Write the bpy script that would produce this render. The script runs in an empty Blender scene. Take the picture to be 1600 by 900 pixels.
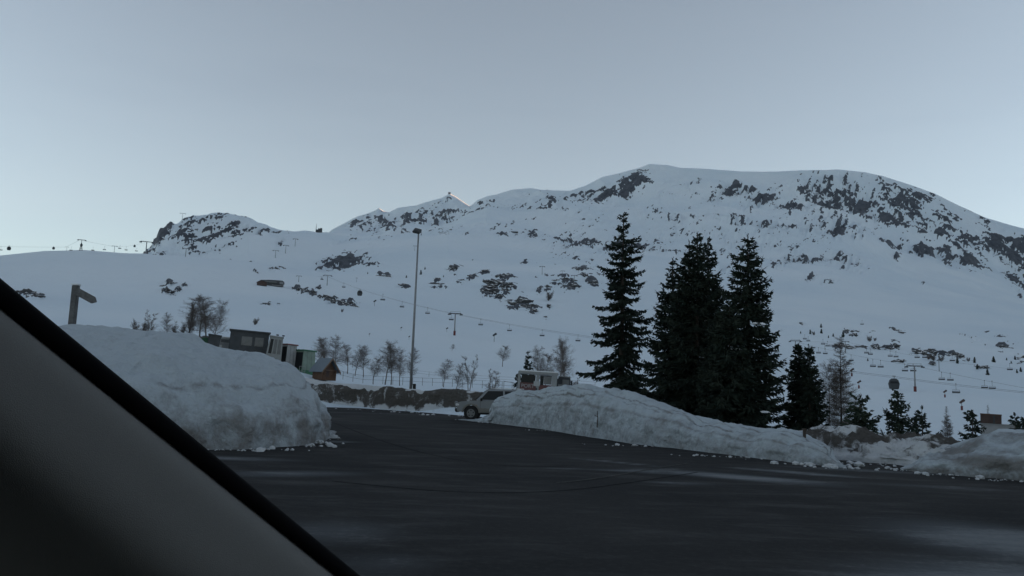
import bpy, bmesh, math, random
import numpy as np
from mathutils import Vector, Matrix, Euler

R = math.radians
random.seed(7)
rng = np.random.default_rng(11)
scene = bpy.context.scene

# ------------------------------------------------------------------ camera
F = 1256.0; EYE = 1.85; PITCH = 7.35; ROLL = 2.0
cam_d = bpy.data.cameras.new('camera'); cam = bpy.data.objects.new('camera', cam_d)
scene.collection.objects.link(cam); scene.camera = cam
cam_d.sensor_width = 36; cam_d.lens = 36 * F / 1600
cam_d.clip_start = 0.05; cam_d.clip_end = 60000
CM = Matrix.Rotation(R(90 + PITCH), 3, 'X') @ Matrix.Rotation(R(ROLL), 3, 'Z')
cam.matrix_world = Matrix.Translation((0, 0, EYE)) @ CM.to_4x4()
CMn = np.array(CM)

# ------------------------------------------------------------------ sky, sun, exposure
SUN_AZ, SUN_EL = 88.0, 4.0
world = bpy.data.worlds.new('World'); scene.world = world; world.use_nodes = True
nt = world.node_tree; nt.nodes.clear()
out = nt.nodes.new('ShaderNodeOutputWorld'); bg = nt.nodes.new('ShaderNodeBackground')
sky = nt.nodes.new('ShaderNodeTexSky'); sky.sky_type = 'NISHITA'; sky.sun_disc = False
sky.sun_elevation = R(SUN_EL); sky.sun_rotation = R(SUN_AZ)
sky.air_density = 1.0; sky.dust_density = 1.0; sky.ozone_density = 1.5; sky.altitude = 1800
hs = nt.nodes.new('ShaderNodeHueSaturation'); hs.inputs['Saturation'].default_value = 0.52
tc = nt.nodes.new('ShaderNodeTexCoord'); mp = nt.nodes.new('ShaderNodeMapping')
mp.inputs['Scale'].default_value = (1.2, 1.2, 9.0)
ns = nt.nodes.new('ShaderNodeTexNoise'); ns.inputs['Scale'].default_value = 2.2; ns.inputs['Detail'].default_value = 5
cr = nt.nodes.new('ShaderNodeMapRange'); cr.inputs['From Min'].default_value = .52; cr.inputs['From Max'].default_value = .78
cr.inputs['To Min'].default_value = 0; cr.inputs['To Max'].default_value = .16
mx = nt.nodes.new('ShaderNodeMix'); mx.data_type = 'RGBA'; mx.blend_type = 'MULTIPLY'
mx.inputs['B'].default_value = (.72, .74, .80, 1)
L = nt.links.new
L(tc.outputs['Generated'], mp.inputs[0]); L(mp.outputs[0], ns.inputs['Vector']); L(ns.outputs['Fac'], cr.inputs['Value'])
tn = nt.nodes.new('ShaderNodeMix'); tn.data_type = 'RGBA'; tn.blend_type = 'MULTIPLY'; tn.inputs['Factor'].default_value = 1; tn.inputs['B'].default_value = (.885, .985, .995, 1)
L(sky.outputs[0], tn.inputs['A']); L(tn.outputs['Result'], hs.inputs['Color']); L(hs.outputs[0], mx.inputs['A']); L(cr.outputs[0], mx.inputs['Factor'])
L(mx.outputs['Result'], bg.inputs[0]); L(bg.outputs[0], out.inputs[0])
bg.inputs['Strength'].default_value = 0.15
sd = bpy.data.lights.new('sun', 'SUN'); so = bpy.data.objects.new('sun', sd); scene.collection.objects.link(so)
sd.energy = 5.0; sd.angle = R(.5); sd.color = (1, .50, .24)
sv = Vector((math.sin(R(SUN_AZ)) * math.cos(R(SUN_EL)), math.cos(R(SUN_AZ)) * math.cos(R(SUN_EL)), math.sin(R(SUN_EL))))
so.rotation_euler = sv.to_track_quat('Z', 'Y').to_euler()
vs = scene.view_settings; vs.view_transform = 'Standard'; vs.look = 'None'; vs.gamma = 1; vs.use_curve_mapping = False
vs.exposure = 1.22
scene.cycles.volume_bounces = 0
scene.cycles.max_bounces = 5

# ------------------------------------------------------------------ projection helpers (for measuring only)
def ray(px, py):
    return CM @ Vector(((px - 800) / F, (450 - py) / F, -1.0))
def azel(px, py):
    d = ray(px, py); return math.atan2(d.x, d.y), math.atan2(d.z, math.hypot(d.x, d.y))
def at(px, py, dist):
    d = ray(px, py); k = dist / math.hypot(d.x, d.y)
    return Vector((d.x * k, d.y * k, EYE + d.z * k))
def gp(px, py, z=0.0):
    d = ray(px, py); k = (z - EYE) / d.z
    return Vector((d.x * k, d.y * k, z))
def to_pix(x, y, z):
    v = np.stack([x, y, z - EYE], -1) @ CMn
    return 800 - F * v[..., 0] / v[..., 2], 450 + F * v[..., 1] / v[..., 2]

# ------------------------------------------------------------------ numpy noise
def _h(ix, iy, iz, s):
    with np.errstate(over='ignore'):
        n = (ix.astype(np.uint32) * np.uint32(374761393) + iy.astype(np.uint32) * np.uint32(668265263)
             + iz.astype(np.uint32) * np.uint32(2147483647 - 1013) + np.uint32(s * 144665 + 77))
        n = (n ^ (n >> np.uint32(13))) * np.uint32(1274126177)
        n = n ^ (n >> np.uint32(16))
    return n.astype(np.float64) / 4294967295.0
def vnoise(x, y, z=None, s=0):
    x = np.asarray(x, float); y = np.asarray(y, float)
    z = np.zeros_like(x) if z is None else np.asarray(z, float)
    xi, yi, zi = np.floor(x), np.floor(y), np.floor(z)
    xf, yf, zf = x - xi, y - yi, z - zi
    xi, yi, zi = (a.astype(np.int64) for a in (xi, yi, zi))
    u, v, w = (a * a * a * (a * (a * 6 - 15) + 10) for a in (xf, yf, zf))
    r = 0
    for dx in (0, 1):
        for dy in (0, 1):
            for dz in (0, 1):
                if dz and not np.any(w): continue
                r = r + (u if dx else 1 - u) * (v if dy else 1 - v) * (w if dz else 1 - w) * _h(xi + dx, yi + dy, zi + dz, s)
    return r * 2 - 1
def fbm(x, y, z=None, o=5, s=0, ridged=False):
    t, a, f = 0, 1.0, 1.0; tot = 0
    for k in range(o):
        c, d = math.cos(k * 1.3), math.sin(k * 1.3)
        n = vnoise((x * c - y * d) * f + k * 17.3, (x * d + y * c) * f - k * 9.1, None if z is None else z * f + k * 3.7, s + k)
        if ridged: n = 1 - 2 * np.abs(n)
        t = t + a * n; tot += a; a *= .5; f *= 2.03
    return t / tot

# ------------------------------------------------------------------ tagging and linking
def tag(o, label=None, cat=None, group=None, kind=None):
    if label: o['label'] = label
    if cat: o['category'] = cat
    if group: o['group'] = group
    if kind: o['kind'] = kind
    return o
def empty(name, loc=(0, 0, 0), rz=0.0, scale=1.0):
    o = bpy.data.objects.new(name, None); scene.collection.objects.link(o)
    o.location = loc; o.rotation_euler = (0, 0, rz); o.scale = (scale,) * 3; o.empty_display_size = .3
    return o
def mesh_obj(name, verts, faces, m, parent=None, smooth=False, mats=None, fm=None):
    me = bpy.data.meshes.new(name); me.from_pydata([tuple(v) for v in verts], [], faces); me.validate()
    me.materials.append(m)
    if mats:
        for q in mats: me.materials.append(q)
    if fm: me.polygons.foreach_set('material_index', fm)
    if smooth: me.polygons.foreach_set('use_smooth', [True] * len(me.polygons))
    o = bpy.data.objects.new(name, me); scene.collection.objects.link(o)
    if parent: o.parent = parent
    return o
def np_mesh(name, V, Q, m, parent=None, smooth=False):
    """V n x 3, Q m x k indices"""
    me = bpy.data.meshes.new(name); n, (q, k) = len(V), Q.shape
    me.vertices.add(n); me.vertices.foreach_set('co', np.ascontiguousarray(V, np.float32).ravel())
    me.loops.add(q * k); me.loops.foreach_set('vertex_index', Q.astype(np.int32).ravel())
    me.polygons.add(q); me.polygons.foreach_set('loop_start', np.arange(0, q * k, k, dtype=np.int32))
    me.polygons.foreach_set('loop_total', np.full(q, k, np.int32))
    if smooth: me.polygons.foreach_set('use_smooth', np.ones(q, bool))
    me.update(calc_edges=True); me.materials.append(m)
    o = bpy.data.objects.new(name, me); scene.collection.objects.link(o)
    if parent: o.parent = parent
    return o
def attr(o, name, vals):
    a = o.data.attributes.new(name, 'FLOAT', 'POINT'); a.data.foreach_set('value', np.asarray(vals, np.float32).ravel())
def copy_tree(o, parent=None):
    c = o.copy(); scene.collection.objects.link(c)
    if parent: c.parent = parent
    for ch in o.children: copy_tree(ch, c)
    return c

class MB:
    def __init__(s): s.v = []; s.f = []
    def add(s, vs_, fs):
        n = len(s.v); s.v += [Vector(p) for p in vs_]; s.f += [tuple(i + n for i in f) for f in fs]; return s
    def box(s, c, d, rot=None, taper=1.0):
        hx, hy, hz = d[0] / 2, d[1] / 2, d[2] / 2
        p = [Vector((sx * hx * (taper if sz > 0 else 1), sy * hy * (taper if sz > 0 else 1), sz * hz)) for sz in (-1, 1) for sx, sy in ((-1, -1), (1, -1), (1, 1), (-1, 1))]
        if rot: e = Euler(rot).to_matrix(); p = [e @ q for q in p]
        c = Vector(c)
        return s.add([q + c for q in p], [(3, 2, 1, 0), (4, 5, 6, 7), (0, 1, 5, 4), (1, 2, 6, 5), (2, 3, 7, 6), (3, 0, 4, 7)])
    def tube(s, pts, r0, r1=None, n=6, cap=True):
        r1 = r0 if r1 is None else r1; pts = [Vector(p) for p in pts]; k = len(pts); b = len(s.v); vs_ = []; fs = []
        for i, p in enumerate(pts):
            t = (pts[min(i + 1, k - 1)] - pts[max(i - 1, 0)]).normalized()
            a = t.cross(Vector((0, 0, 1)) if abs(t.z) < .9 else Vector((1, 0, 0))).normalized(); c = t.cross(a)
            r = r0 + (r1 - r0) * i / (k - 1)
            for j in range(n):
                w = 2 * math.pi * j / n; vs_.append(p + a * (r * math.cos(w)) + c * (r * math.sin(w)))
        for i in range(k - 1):
            for j in range(n):
                fs.append((i * n + j, i * n + (j + 1) % n, (i + 1) * n + (j + 1) % n, (i + 1) * n + j))
        if cap: fs += [tuple(range(n))[::-1], tuple((k - 1) * n + j for j in range(n))]
        return s.add(vs_, fs)
    def prism(s, poly, y0, y1, inset=0.0):
        """poly in (x, z), extruded along y; the y faces may be inset in z-top (tumblehome)"""
        n = len(poly); zmin = min(p[1] for p in poly); h = max(p[1] for p in poly) - zmin
        def yy(y, z): return y - math.copysign(inset * (z - zmin) / h, y) if inset else y
        vs_ = [(x, yy(y0, z), z) for x, z in poly] + [(x, yy(y1, z), z) for x, z in poly]
        fs = [tuple(range(n)), tuple(range(2 * n - 1, n - 1, -1))] + [(i, i + n, (i + 1) % n + n, (i + 1) % n) for i in range(n)]
        return s.add(vs_, fs)
    def build(s, name, m, parent=None, smooth=False, bevel=0.0):
        o = mesh_obj(name, s.v, s.f, m, parent, smooth)
        bm = bmesh.new(); bm.from_mesh(o.data); bmesh.ops.recalc_face_normals(bm, faces=bm.faces)
        if bevel:
            bmesh.ops.bevel(bm, geom=[e for e in bm.edges if e.calc_face_angle(0) > .5], offset=bevel, segments=2, affect='EDGES', clamp_overlap=True)
        bm.to_mesh(o.data); bm.free()
        return o

# ------------------------------------------------------------------ materials
def mat(name, col, rough=.8, noise=0.0, nscale=3.0, metallic=0.0, bump=0.0, spec=.3):
    m = bpy.data.materials.new(name); m.use_nodes = True; t = m.node_tree; b = t.nodes['Principled BSDF']
    b.inputs['Base Color'].default_value = (*col, 1); b.inputs['Roughness'].default_value = rough
    b.inputs['Metallic'].default_value = metallic; b.inputs['Specular IOR Level'].default_value = spec
    if noise or bump:
        c = t.nodes.new('ShaderNodeTexCoord'); n = t.nodes.new('ShaderNodeTexNoise')
        n.inputs['Scale'].default_value = nscale; n.inputs['Detail'].default_value = 6; n.inputs['Roughness'].default_value = .65
        t.links.new(c.outputs['Object'], n.inputs['Vector'])
        if noise:
            mr = t.nodes.new('ShaderNodeMapRange'); mr.inputs['To Min'].default_value = 1 - noise; mr.inputs['To Max'].default_value = 1 + noise
            mr.inputs['From Min'].default_value = .25; mr.inputs['From Max'].default_value = .75
            v = t.nodes.new('ShaderNodeVectorMath'); v.operation = 'SCALE'; v.inputs[0].default_value = col
            t.links.new(n.outputs['Fac'], mr.inputs['Value']); t.links.new(mr.outputs[0], v.inputs['Scale']); t.links.new(v.outputs[0], b.inputs['Base Color'])
        if bump:
            bp = t.nodes.new('ShaderNodeBump'); bp.inputs['Strength'].default_value = 1; bp.inputs['Distance'].default_value = bump
            t.links.new(n.outputs['Fac'], bp.inputs['Height']); t.links.new(bp.outputs[0], b.inputs['Normal'])
    return m
class NT:
    def __init__(s, m): s.m = m; s.t = m.node_tree; s.b = s.t.nodes['Principled BSDF']
    def n(s, ty, **kw):
        x = s.t.nodes.new(ty)
        for k, v in kw.items():
            if k in ('operation', 'data_type', 'blend_type', 'attribute_name', 'clamp', 'interpolation_type'): setattr(x, k, v)
            else: x.inputs[k.replace('_', ' ')].default_value = v
        return x
    def l(s, a, b): s.t.links.new(a, b)
    def math(s, op, a, b=None, c=None):
        x = s.t.nodes.new('ShaderNodeMath'); x.operation = op
        for i, q in enumerate((a, b, c)):
            if q is None: continue
            if isinstance(q, (int, float)): x.inputs[i].default_value = q
            else: s.l(q, x.inputs[i])
        return x.outputs[0]
    def noise(s, vec, scale, detail=6, rough=.6, dist=0.0):
        x = s.n('ShaderNodeTexNoise', Scale=scale, Detail=detail, Roughness=rough, Distortion=dist); s.l(vec, x.inputs['Vector']); return x.outputs['Fac']
    def attr(s, name): x = s.t.nodes.new('ShaderNodeAttribute'); x.attribute_name = name; return x.outputs['Fac']
    def rng(s, v, a, b, c=0., d=1., smooth=True):
        x = s.t.nodes.new('ShaderNodeMapRange'); x.interpolation_type = 'SMOOTHSTEP' if smooth else 'LINEAR'
        for k, q in (('From Min', a), ('From Max', b), ('To Min', c), ('To Max', d)): x.inputs[k].default_value = q
        s.l(v, x.inputs['Value']); return x.outputs[0]
    def mixc(s, f, a, b):
        x = s.t.nodes.new('ShaderNodeMix'); x.data_type = 'RGBA'
        for k, q in (('Factor', f), ('A', a), ('B', b)):
            if isinstance(q, (tuple, float, int)): x.inputs[k].default_value = (*q, 1) if isinstance(q, tuple) else q
            else: s.l(q, x.inputs[k])
        return x.outputs['Result']
    def bump(s, h, dist, strength=1.0):
        x = s.n('ShaderNodeBump', Strength=strength, Distance=dist); s.l(h, x.inputs['Height']); s.l(x.outputs[0], s.b.inputs['Normal'])
def new_nt(name, rough=.8, spec=.3):
    m = bpy.data.materials.new(name); m.use_nodes = True; q = NT(m)
    q.b.inputs['Roughness'].default_value = rough; q.b.inputs['Specular IOR Level'].default_value = spec
    return m, q

def terrain_mat():
    m, q = new_nt('snow_and_rock', .75, .2)
    g = q.n('ShaderNodeNewGeometry'); P = g.outputs['Position']
    n2 = q.noise(P, .05, 8, .72); n3 = q.noise(P, .12, 6, .7)
    a = q.attr('rock')
    rockf = q.rng(q.math('ADD', a, q.math('MULTIPLY', q.math('SUBTRACT', n3, .5), 1.5)), .38, .62)
    sn = q.noise(P, .004, 5, .5)
    snow = q.mixc(q.rng(sn, .3, .7), (.64, .73, .80), (.72, .79, .84))
    rk = q.mixc(q.rng(n2, .3, .7), (.036, .044, .058), (.10, .108, .125))
    q.l(q.mixc(rockf, snow, rk), q.b.inputs['Base Color'])
    h = q.math('ADD', q.math('MULTIPLY', n2, 1.0), q.math('MULTIPLY', rockf, .6))
    q.bump(h, 6.0, .6)
    return m
def snowbank_mat():
    m, q = new_nt('ploughed_snow', .7, .25)
    c = q.n('ShaderNodeNewGeometry').outputs['Position']
    d = q.attr('dirt'); n1 = q.noise(c, 1.3, 8, .65, .5); n2 = q.noise(c, 7.0, 6, .65)
    v = q.math('ADD', q.math('MULTIPLY', q.math('SUBTRACT', n1, .5), 1.6), q.math('MULTIPLY', q.math('SUBTRACT', n2, .5), .9))
    v = q.math('ADD', v, d)
    f = q.rng(v, .05, 1.05)
    dirt = q.mixc(n2, (.095, .095, .095), (.24, .24, .238))
    q.l(q.mixc(f, (.40, .455, .495), dirt), q.b.inputs['Base Color'])
    vo = q.n('ShaderNodeTexVoronoi', Scale=3.2, Randomness=1.0); wv = q.n('ShaderNodeTexNoise', Scale=3.0, Detail=4.0)
    ad = q.n('ShaderNodeVectorMath'); ad.operation = 'ADD'; q.l(c, wv.inputs['Vector']); sc = q.n('ShaderNodeVectorMath'); sc.operation = 'SCALE'; sc.inputs['Scale'].default_value = .5
    q.l(wv.outputs['Color'], sc.inputs[0]); q.l(c, ad.inputs[0]); q.l(sc.outputs[0], ad.inputs[1]); q.l(ad.outputs[0], vo.inputs['Vector'])
    q.bump(q.math('ADD', q.math('MULTIPLY', vo.outputs['Distance'], -.35), q.math('ADD', q.math('MULTIPLY', n1, .5), q.math('MULTIPLY', n2, .4))), .20, 1.0)
    return m
def soil_mat():
    m, q = new_nt('frozen_dirty_snow', .85, .2)
    c = q.n('ShaderNodeNewGeometry').outputs['Position']
    d = q.attr('dirt'); n1 = q.noise(c, .9, 8, .7, .6); n2 = q.noise(c, 6.0, 6, .65)
    v = q.math('ADD', q.math('MULTIPLY', q.math('SUBTRACT', n1, .5), 2.6), q.math('ADD', d, q.math('MULTIPLY', q.math('SUBTRACT', n2, .5), .8)))
    f = q.rng(v, .25, .75)
    dirt = q.mixc(n2, (.035, .033, .03), (.12, .11, .10))
    q.l(q.mixc(f, (.55, .57, .59), dirt), q.b.inputs['Base Color'])
    q.bump(q.math('ADD', n1, q.math('MULTIPLY', n2, .5)), .25, 1.0)
    return m
def road_mat():
    m, q = new_nt('asphalt', .95, .06)
    c = q.n('ShaderNodeNewGeometry').outputs['Position']
    s = q.attr('salt_and_reflection'); n0 = q.noise(c, .12, 5, .6); n2 = q.noise(c, 9.0, 8, .75)
    mp = q.n('ShaderNodeMapping'); mp.inputs['Rotation'].default_value = (0, 0, R(62)); mp.inputs['Scale'].default_value = (.35, 1.0, 1); q.l(c, mp.inputs[0])
    n1 = q.noise(mp.outputs[0], 1.2, 8, .7, .3)
    base = q.mixc(q.rng(n0, .3, .7), (.018, .019, .02), (.034, .034, .034))
    base = q.mixc(q.math('MULTIPLY', q.rng(n1, .45, .75), .5), base, (.085, .085, .085))
    base = q.mixc(q.math('MULTIPLY', q.rng(n2, .45, .9), .5), base, (.09, .09, .09))
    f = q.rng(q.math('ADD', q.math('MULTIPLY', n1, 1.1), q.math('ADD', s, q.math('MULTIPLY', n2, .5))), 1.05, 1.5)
    base = q.mixc(q.math('MULTIPLY', q.rng(s, .10, .60), .95), base, (.105, .115, .125))  # smooth pale tint: salt dust and the painted windscreen reflection
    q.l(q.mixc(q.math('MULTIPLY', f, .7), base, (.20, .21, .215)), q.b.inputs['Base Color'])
    q.bump(n2, .02, .5)
    return m
def needle_mat(name, a=(.014, .024, .019), b=(.034, .045, .034)):
    m, q = new_nt(name, .8, .15)
    c = q.n('ShaderNodeNewGeometry').outputs['Position']
    q.l(q.mixc(q.rng(q.noise(c, 1.6, 4, .6), .35, .65), a, b), q.b.inputs['Base Color'])
    return m
M = dict(
    terrain=terrain_mat(), bank=snowbank_mat(), soil=soil_mat(), road=road_mat(),
    needle=needle_mat('spruce_needles'), needle2=needle_mat('pine_needles', (.02, .033, .026), (.05, .065, .045)),
    bark=mat('bark', (.055, .045, .038), .9, .4, 8), twig=mat('bare_twigs', (.11, .09, .08), .9, .4, 2), larch=mat('larch_twigs', (.11, .09, .075), .9, .4, 2),
    birch=mat('grey_bark', (.16, .15, .14), .9, .4, 5),
    snow=mat('fresh_snow', (.78, .8, .82), .7, .05, 4, bump=.05),
    steel=mat('galvanised_steel', (.22, .23, .24), .55, .2, 3, .3), dsteel=mat('dark_steel', (.05, .055, .06), .6, .2, 3),
    lampglass=mat('lamp_glass', (.25, .26, .27), .3, .1, 9), red=mat('red_padding', (.11, .028, .028), .7, .2, 6),
    white=mat('weathered_white_paint', (.24, .25, .25), .5, .12, 4), black=mat('black_plastic', (.012, .012, .013), .6, .2, 9),
    glass=mat('dark_window', (.010, .012, .014), .3, spec=.25), paleglass=mat('pale_dusty_window', (.13, .135, .135), .3, .25, 2),
    silver=mat('silver_paint', (.20, .215, .23), .35, .06, 2, .35, spec=.5), clad=mat('champagne_cladding', (.17, .165, .15), .45, .08, 2, .2),
    rubber=mat('tyre_rubber', (.02, .02, .02), .9, .2, 9), rim=mat('alloy_rim', (.17, .175, .18), .4, .1, 5, .5),
    headl=mat('headlamp_glass', (.6, .62, .64), .15, spec=.8), indic=mat('amber_lens', (.4, .14, .03), .3),
    wood=mat('brown_planks', (.10, .058, .038), .8, .35, 3), woodtrim=mat('pale_brown_trim', (.16, .11, .08), .8, .25, 3),
    oldwood=mat('frosted_weathered_wood', (.11, .11, .11), .9, .45, 6, bump=.02), slate=mat('blue_grey_metal_roof', (.12, .15, .18), .5, .15, 1.5),
    grey=mat('grey_panel', (.32, .33, .33), .6, .22, 1.5), dgrey=mat('dark_grey_panel', (.05, .055, .06), .6, .3, 2),
    pink=mat('faded_red_paint', (.20, .09, .095), .6, .3, 2), green=mat('green_paint', (.05, .15, .085), .6, .3, 2), dgreen=mat('dark_green_paint', (.015, .07, .035), .5, .3, 2),
    palegreen=mat('pale_green_panel', (.19, .25, .21), .6, .25, 1.4), redpanel=mat('dull_red_panel', (.11, .05, .048), .6, .45, 3),
    rust=mat('rust_brown_brick', (.075, .052, .046), .85, .3, 3), concrete=mat('grey_concrete', (.3, .3, .3), .85, .15, 3),
    crumb=mat('grey_snow', (.42, .44, .46), .8, .2, 5), rock=None, cable=mat('steel_rope', (.04, .04, .045), .6), tar=mat('tar_seam', (.012, .013, .014), .98, .2, 5, spec=.02),
)
def rock_mat():
    m, q = new_nt('dark_rock', .85, .2)
    g = q.n('ShaderNodeNewGeometry'); sx = q.n('ShaderNodeSeparateXYZ'); q.l(g.outputs['Normal'], sx.inputs[0])
    n = q.noise(g.outputs['Position'], .35, 7, .65); n2 = q.noise(g.outputs['Position'], .12, 5, .6)
    f = q.rng(q.math('ADD', sx.outputs[2], q.math('MULTIPLY', q.math('SUBTRACT', n, .5), 1.3)), .80, .90)
    q.l(q.mixc(f, q.mixc(n2, (.03, .033, .036), (.10, .10, .10)), (.76, .78, .8)), q.b.inputs['Base Color'])
    q.bump(n, 1.2, .8)
    return m
M['rock'] = rock_mat()

# ------------------------------------------------------------------ terrain
# ridge and foot lines of the valley side: (column, row, distance in metres)
A = [(-900,500,60),(0,535,72),(150,545,76),(300,549,80),(360,555,80),(430,572,80),(500,591,82),(560,602,82),(640,609,76),(775,617,64),(900,625,58),(1000,640,52),(1200,695,40),(1300,716,35),(1480,722,32),(1600,728,30),(2500,790,30)]
B = [(-900,480,110),(0,518,120),(300,535,122),(430,560,122),(500,584,122),(560,599,122),(700,606,112),(900,617,104),(1000,630,90),(1200,662,80),(1300,680,75),(1480,693,66),(1600,697,60),(2500,750,60)]
C = [(-900,460,190),(0,505,190),(300,522,190),(430,540,190),(560,572,190),(700,590,190),(900,601,190),(1000,612,180),(1200,640,170),(1300,655,160),(1480,672,150),(1600,680,150),(2500,730,150)]
D = [(-900,440,400),(0,470,400),(300,492,400),(430,500,400),(560,516,400),(710,524,430),(900,548,400),(1150,578,380),(1300,598,370),(1430,612,360),(1600,630,350),(2500,710,350)]
E = [(-900,425,680),(0,432,650),(300,442,650),(430,457,650),(600,466,680),(750,487,680),(900,503,680),(1100,520,650),(1250,513,640),(1350,527,640),(1450,546,620),(1530,558,620),(1600,568,620),(2500,680,600)]
F1 = [(-900,412,900),(-200,402,900),(0,399,900),(30,396,900),(70,392,900),(100,391.5,900),(130,390.5,900),(200,396,900),(260,400,900),(330,404,920),(400,412,950),(470,424,1000),(520,431,1000),(600,434,1000),(700,433,1000),(800,430,1000),(900,443,980),(1000,460,950),(1100,485,900),(1250,505,850),(1350,518,850),(1450,537,850),(1600,556,850),(2500,660,850)]
G = [(-900,440,1300),(0,418,1300),(200,408,1300),(225,402,1300),(330,405,1300),(430,414,1300),(520,418,1300),(600,411,1300),(700,402,1300),(800,410,1300),(900,418,1300),(1000,430,1300),(1100,447,1250),(1200,462,1250),(1300,476,1250),(1400,492,1250),(1600,518,1250),(2500,640,1250)]
H = [(-900,460,1600),(0,432,1600),(200,418,1600),(222,399,1600),(236,384,1600),(250,363,1600),(270,349,1600),(295,339,1600),(335,334,1600),(365,337,1600),(392,344,1600),(412,353,1650),(432,362,1700),(480,372,1700),(520,381,1700),(600,376,1700),(700,362,1700),(800,368,1700),(900,388,1700),(1000,402,1700),(1100,412,1700),(1200,422,1700),(1300,432,1700),(1400,455,1700),(1500,475,1700),(1600,494,1700),(2500,620,1700)]
I = [(-900,480,2100),(0,440,2100),(200,430,2100),(240,402,2100),(300,352,2100),(365,345,2100),(410,351,2150),(432,354,2200),(455,356,2200),(490,354.5,2200),(508,355.5,2200),(522,358,2200),(560,364,2200),(600,362,2200),(700,347,2200),(760,337,2200),(840,353,2200),(900,374,2200),(960,390,2200),(1020,396,2200),(1100,395,2200),(1200,396,2200),(1300,402,2200),(1400,424,2200),(1500,448,2200),(1600,478,2200),(2500,600,2200)]
J = [(-900,500,2700),(0,450,2700),(300,375,2700),(430,366,2700),(510,364,2700),(525,359,2700),(560,357,2800),(600,353,2900),(700,343,2900),(740,328,2800),(800,320,2750),(880,314,2700),(940,331,2700),(1000,336,2700),(1080,333,2700),(1150,334,2700),(1250,335,2700),(1335,346,2700),(1400,386,2700),(1450,401,2700),(1520,427,2700),(1600,462,2700),(2500,590,2700)]
K = [(-900,520,3200),(0,470,3200),(300,385,3200),(430,372,3200),(510,367,3300),(525,360,3700),(560,348,3900),(600,340,3900),(700,322,3900),(735,326,3600),(760,315,3300),(800,307,3200),(880,306,3100),(940,312,3050),(1000,314,3000),(1080,325,3000),(1150,330,3000),(1250,332,3000),(1335,343,3000),(1400,370,3000),(1450,385,3000),(1520,408,3000),(1600,440,3000),(2500,580,3000)]
CR = [(-900,540,4500),(0,480,4500),(300,390,4500),(430,374,4500),(510,366,4800),(520,358,5000),(545,345,5100),(560,337.5,5200),(568,335.5,5500),(578,332,5800),(586,329,5850),(592,325.0,5900),(599,329.5,5850),(607,332.0,5350),(622,324.5,4950),(650,321,4900),(665,316,4900),(690,309,4900),(703,302.5,4950),(712,307,4950),(722,314,4950),(734,322.5,4950),(740,318,4600),(747,312,4300),(765,305.5,4300),(775,304,4300),(800,296.5,4200),(830,294,4100),(850,297,4000),(890,298,3900),(915,290,3800),(940,277,3700),(970,270,3700),(1000,262,3600),(1015,256,3600),(1045,258,3600),(1060,262,3600),(1100,263.5,3600),(1160,268,3600),(1210,268,3600),(1260,266,3600),(1310,265,3600),(1350,269,3600),(1380,275,3600),(1420,288,3600),(1460,302,3600),(1500,322,3600),(1540,340,3600),(1580,352,3600),(1600,357,3600),(1700,390,3600),(1900,440,3600),(2500,560,3600)]
DN = [(p[0], p[1] + 120, p[2] + 600) for p in CR]
LINES = [A, B, C, D, E, F1, G, H, I, J, K, CR, DN]
NR = [10, 16, 36, 50, 60, 40, 50, 60, 56, 60, 80, 8]           # rows between neighbouring lines
az_in = np.linspace(R(-35), R(35), 1250)
az_out = np.radians(np.concatenate([np.arange(-180, -60, 6), np.arange(-60, -35, 1.0)]))
AZ = np.concatenate([az_out, az_in, -az_out[::-1]])
AZ[-1] = math.pi
def line_at(pts, az):
    q = sorted((azel(p[0], p[1]) + (p[2],)) for p in pts)
    a = [w[0] for w in q]
    el = np.interp(az, a, [w[1] for w in q]); r = np.interp(az, a, [w[2] for w in q])
    fall = np.clip((np.abs(az) - R(50)) / R(30), 0, 1)          # behind the viewer: an even gentle valley floor
    el = el * (1 - fall) + (-.01) * fall
    return r, EYE + r * np.tan(el)
n = len(AZ)
rr = [np.full(n, .5), np.full(n, 12.0)]; zz = [np.full(n, -.05), np.full(n, -.05)]
rA, zA = line_at(A, AZ)
rr.append(rA * .86); zz.append(np.where(rA * .86 > 40, -.05, -.25) * np.ones(n))
for ln in LINES:
    r_, z_ = line_at(ln, AZ); rr.append(r_); zz.append(z_)
rr = np.array(rr); zz = np.array(zz)
# monotone cubic (Fritsch-Carlson style) per column, in r
d_ = np.diff(zz, axis=0) / np.diff(rr, axis=0)
mt = np.zeros_like(zz)
mt[1:-1] = np.where(d_[:-1] * d_[1:] > 0, 2 * d_[:-1] * d_[1:] / (d_[:-1] + d_[1:] + 1e-12 * np.sign(d_[:-1] + d_[1:])), 0)
mt[0] = d_[0]; mt[-1] = d_[-1]
rows_r, rows_z, rows_k = [], [], []
for k, cnt in enumerate([3, 6, 6] + NR):
    h = rr[k + 1] - rr[k]
    for j in range(cnt):
        t = j / cnt
        h00, h10, h01, h11 = 2*t**3 - 3*t**2 + 1, t**3 - 2*t**2 + t, -2*t**3 + 3*t**2, t**3 - t**2
        rows_r.append(rr[k] + h * t); rows_z.append(h00 * zz[k] + h10 * h * mt[k] + h01 * zz[k+1] + h11 * h * mt[k+1]); rows_k.append(k + t)
rows_r.append(rr[-1]); rows_z.append(zz[-1]); rows_k.append(len(rr) - 1.0)
TR = np.array(rows_r); TZ = np.array(rows_z); TK = np.array(rows_k)[:, None] * np.ones(n)[None]
TX = TR * np.sin(AZ)[None]; TY = TR * np.cos(AZ)[None]
KC = 14                                                          # index of the crest line
near = np.clip((TR - 75) / 120, 0, 1)
crest = 1 - np.exp(-((TK - KC) / .22) ** 2) * .85
sky_left = 1 - np.exp(-((TK - 8) / .3) ** 2) * .8 * (AZ[None] < R(-20))
PX, PY = to_pix(TX, TY, TZ)
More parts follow.
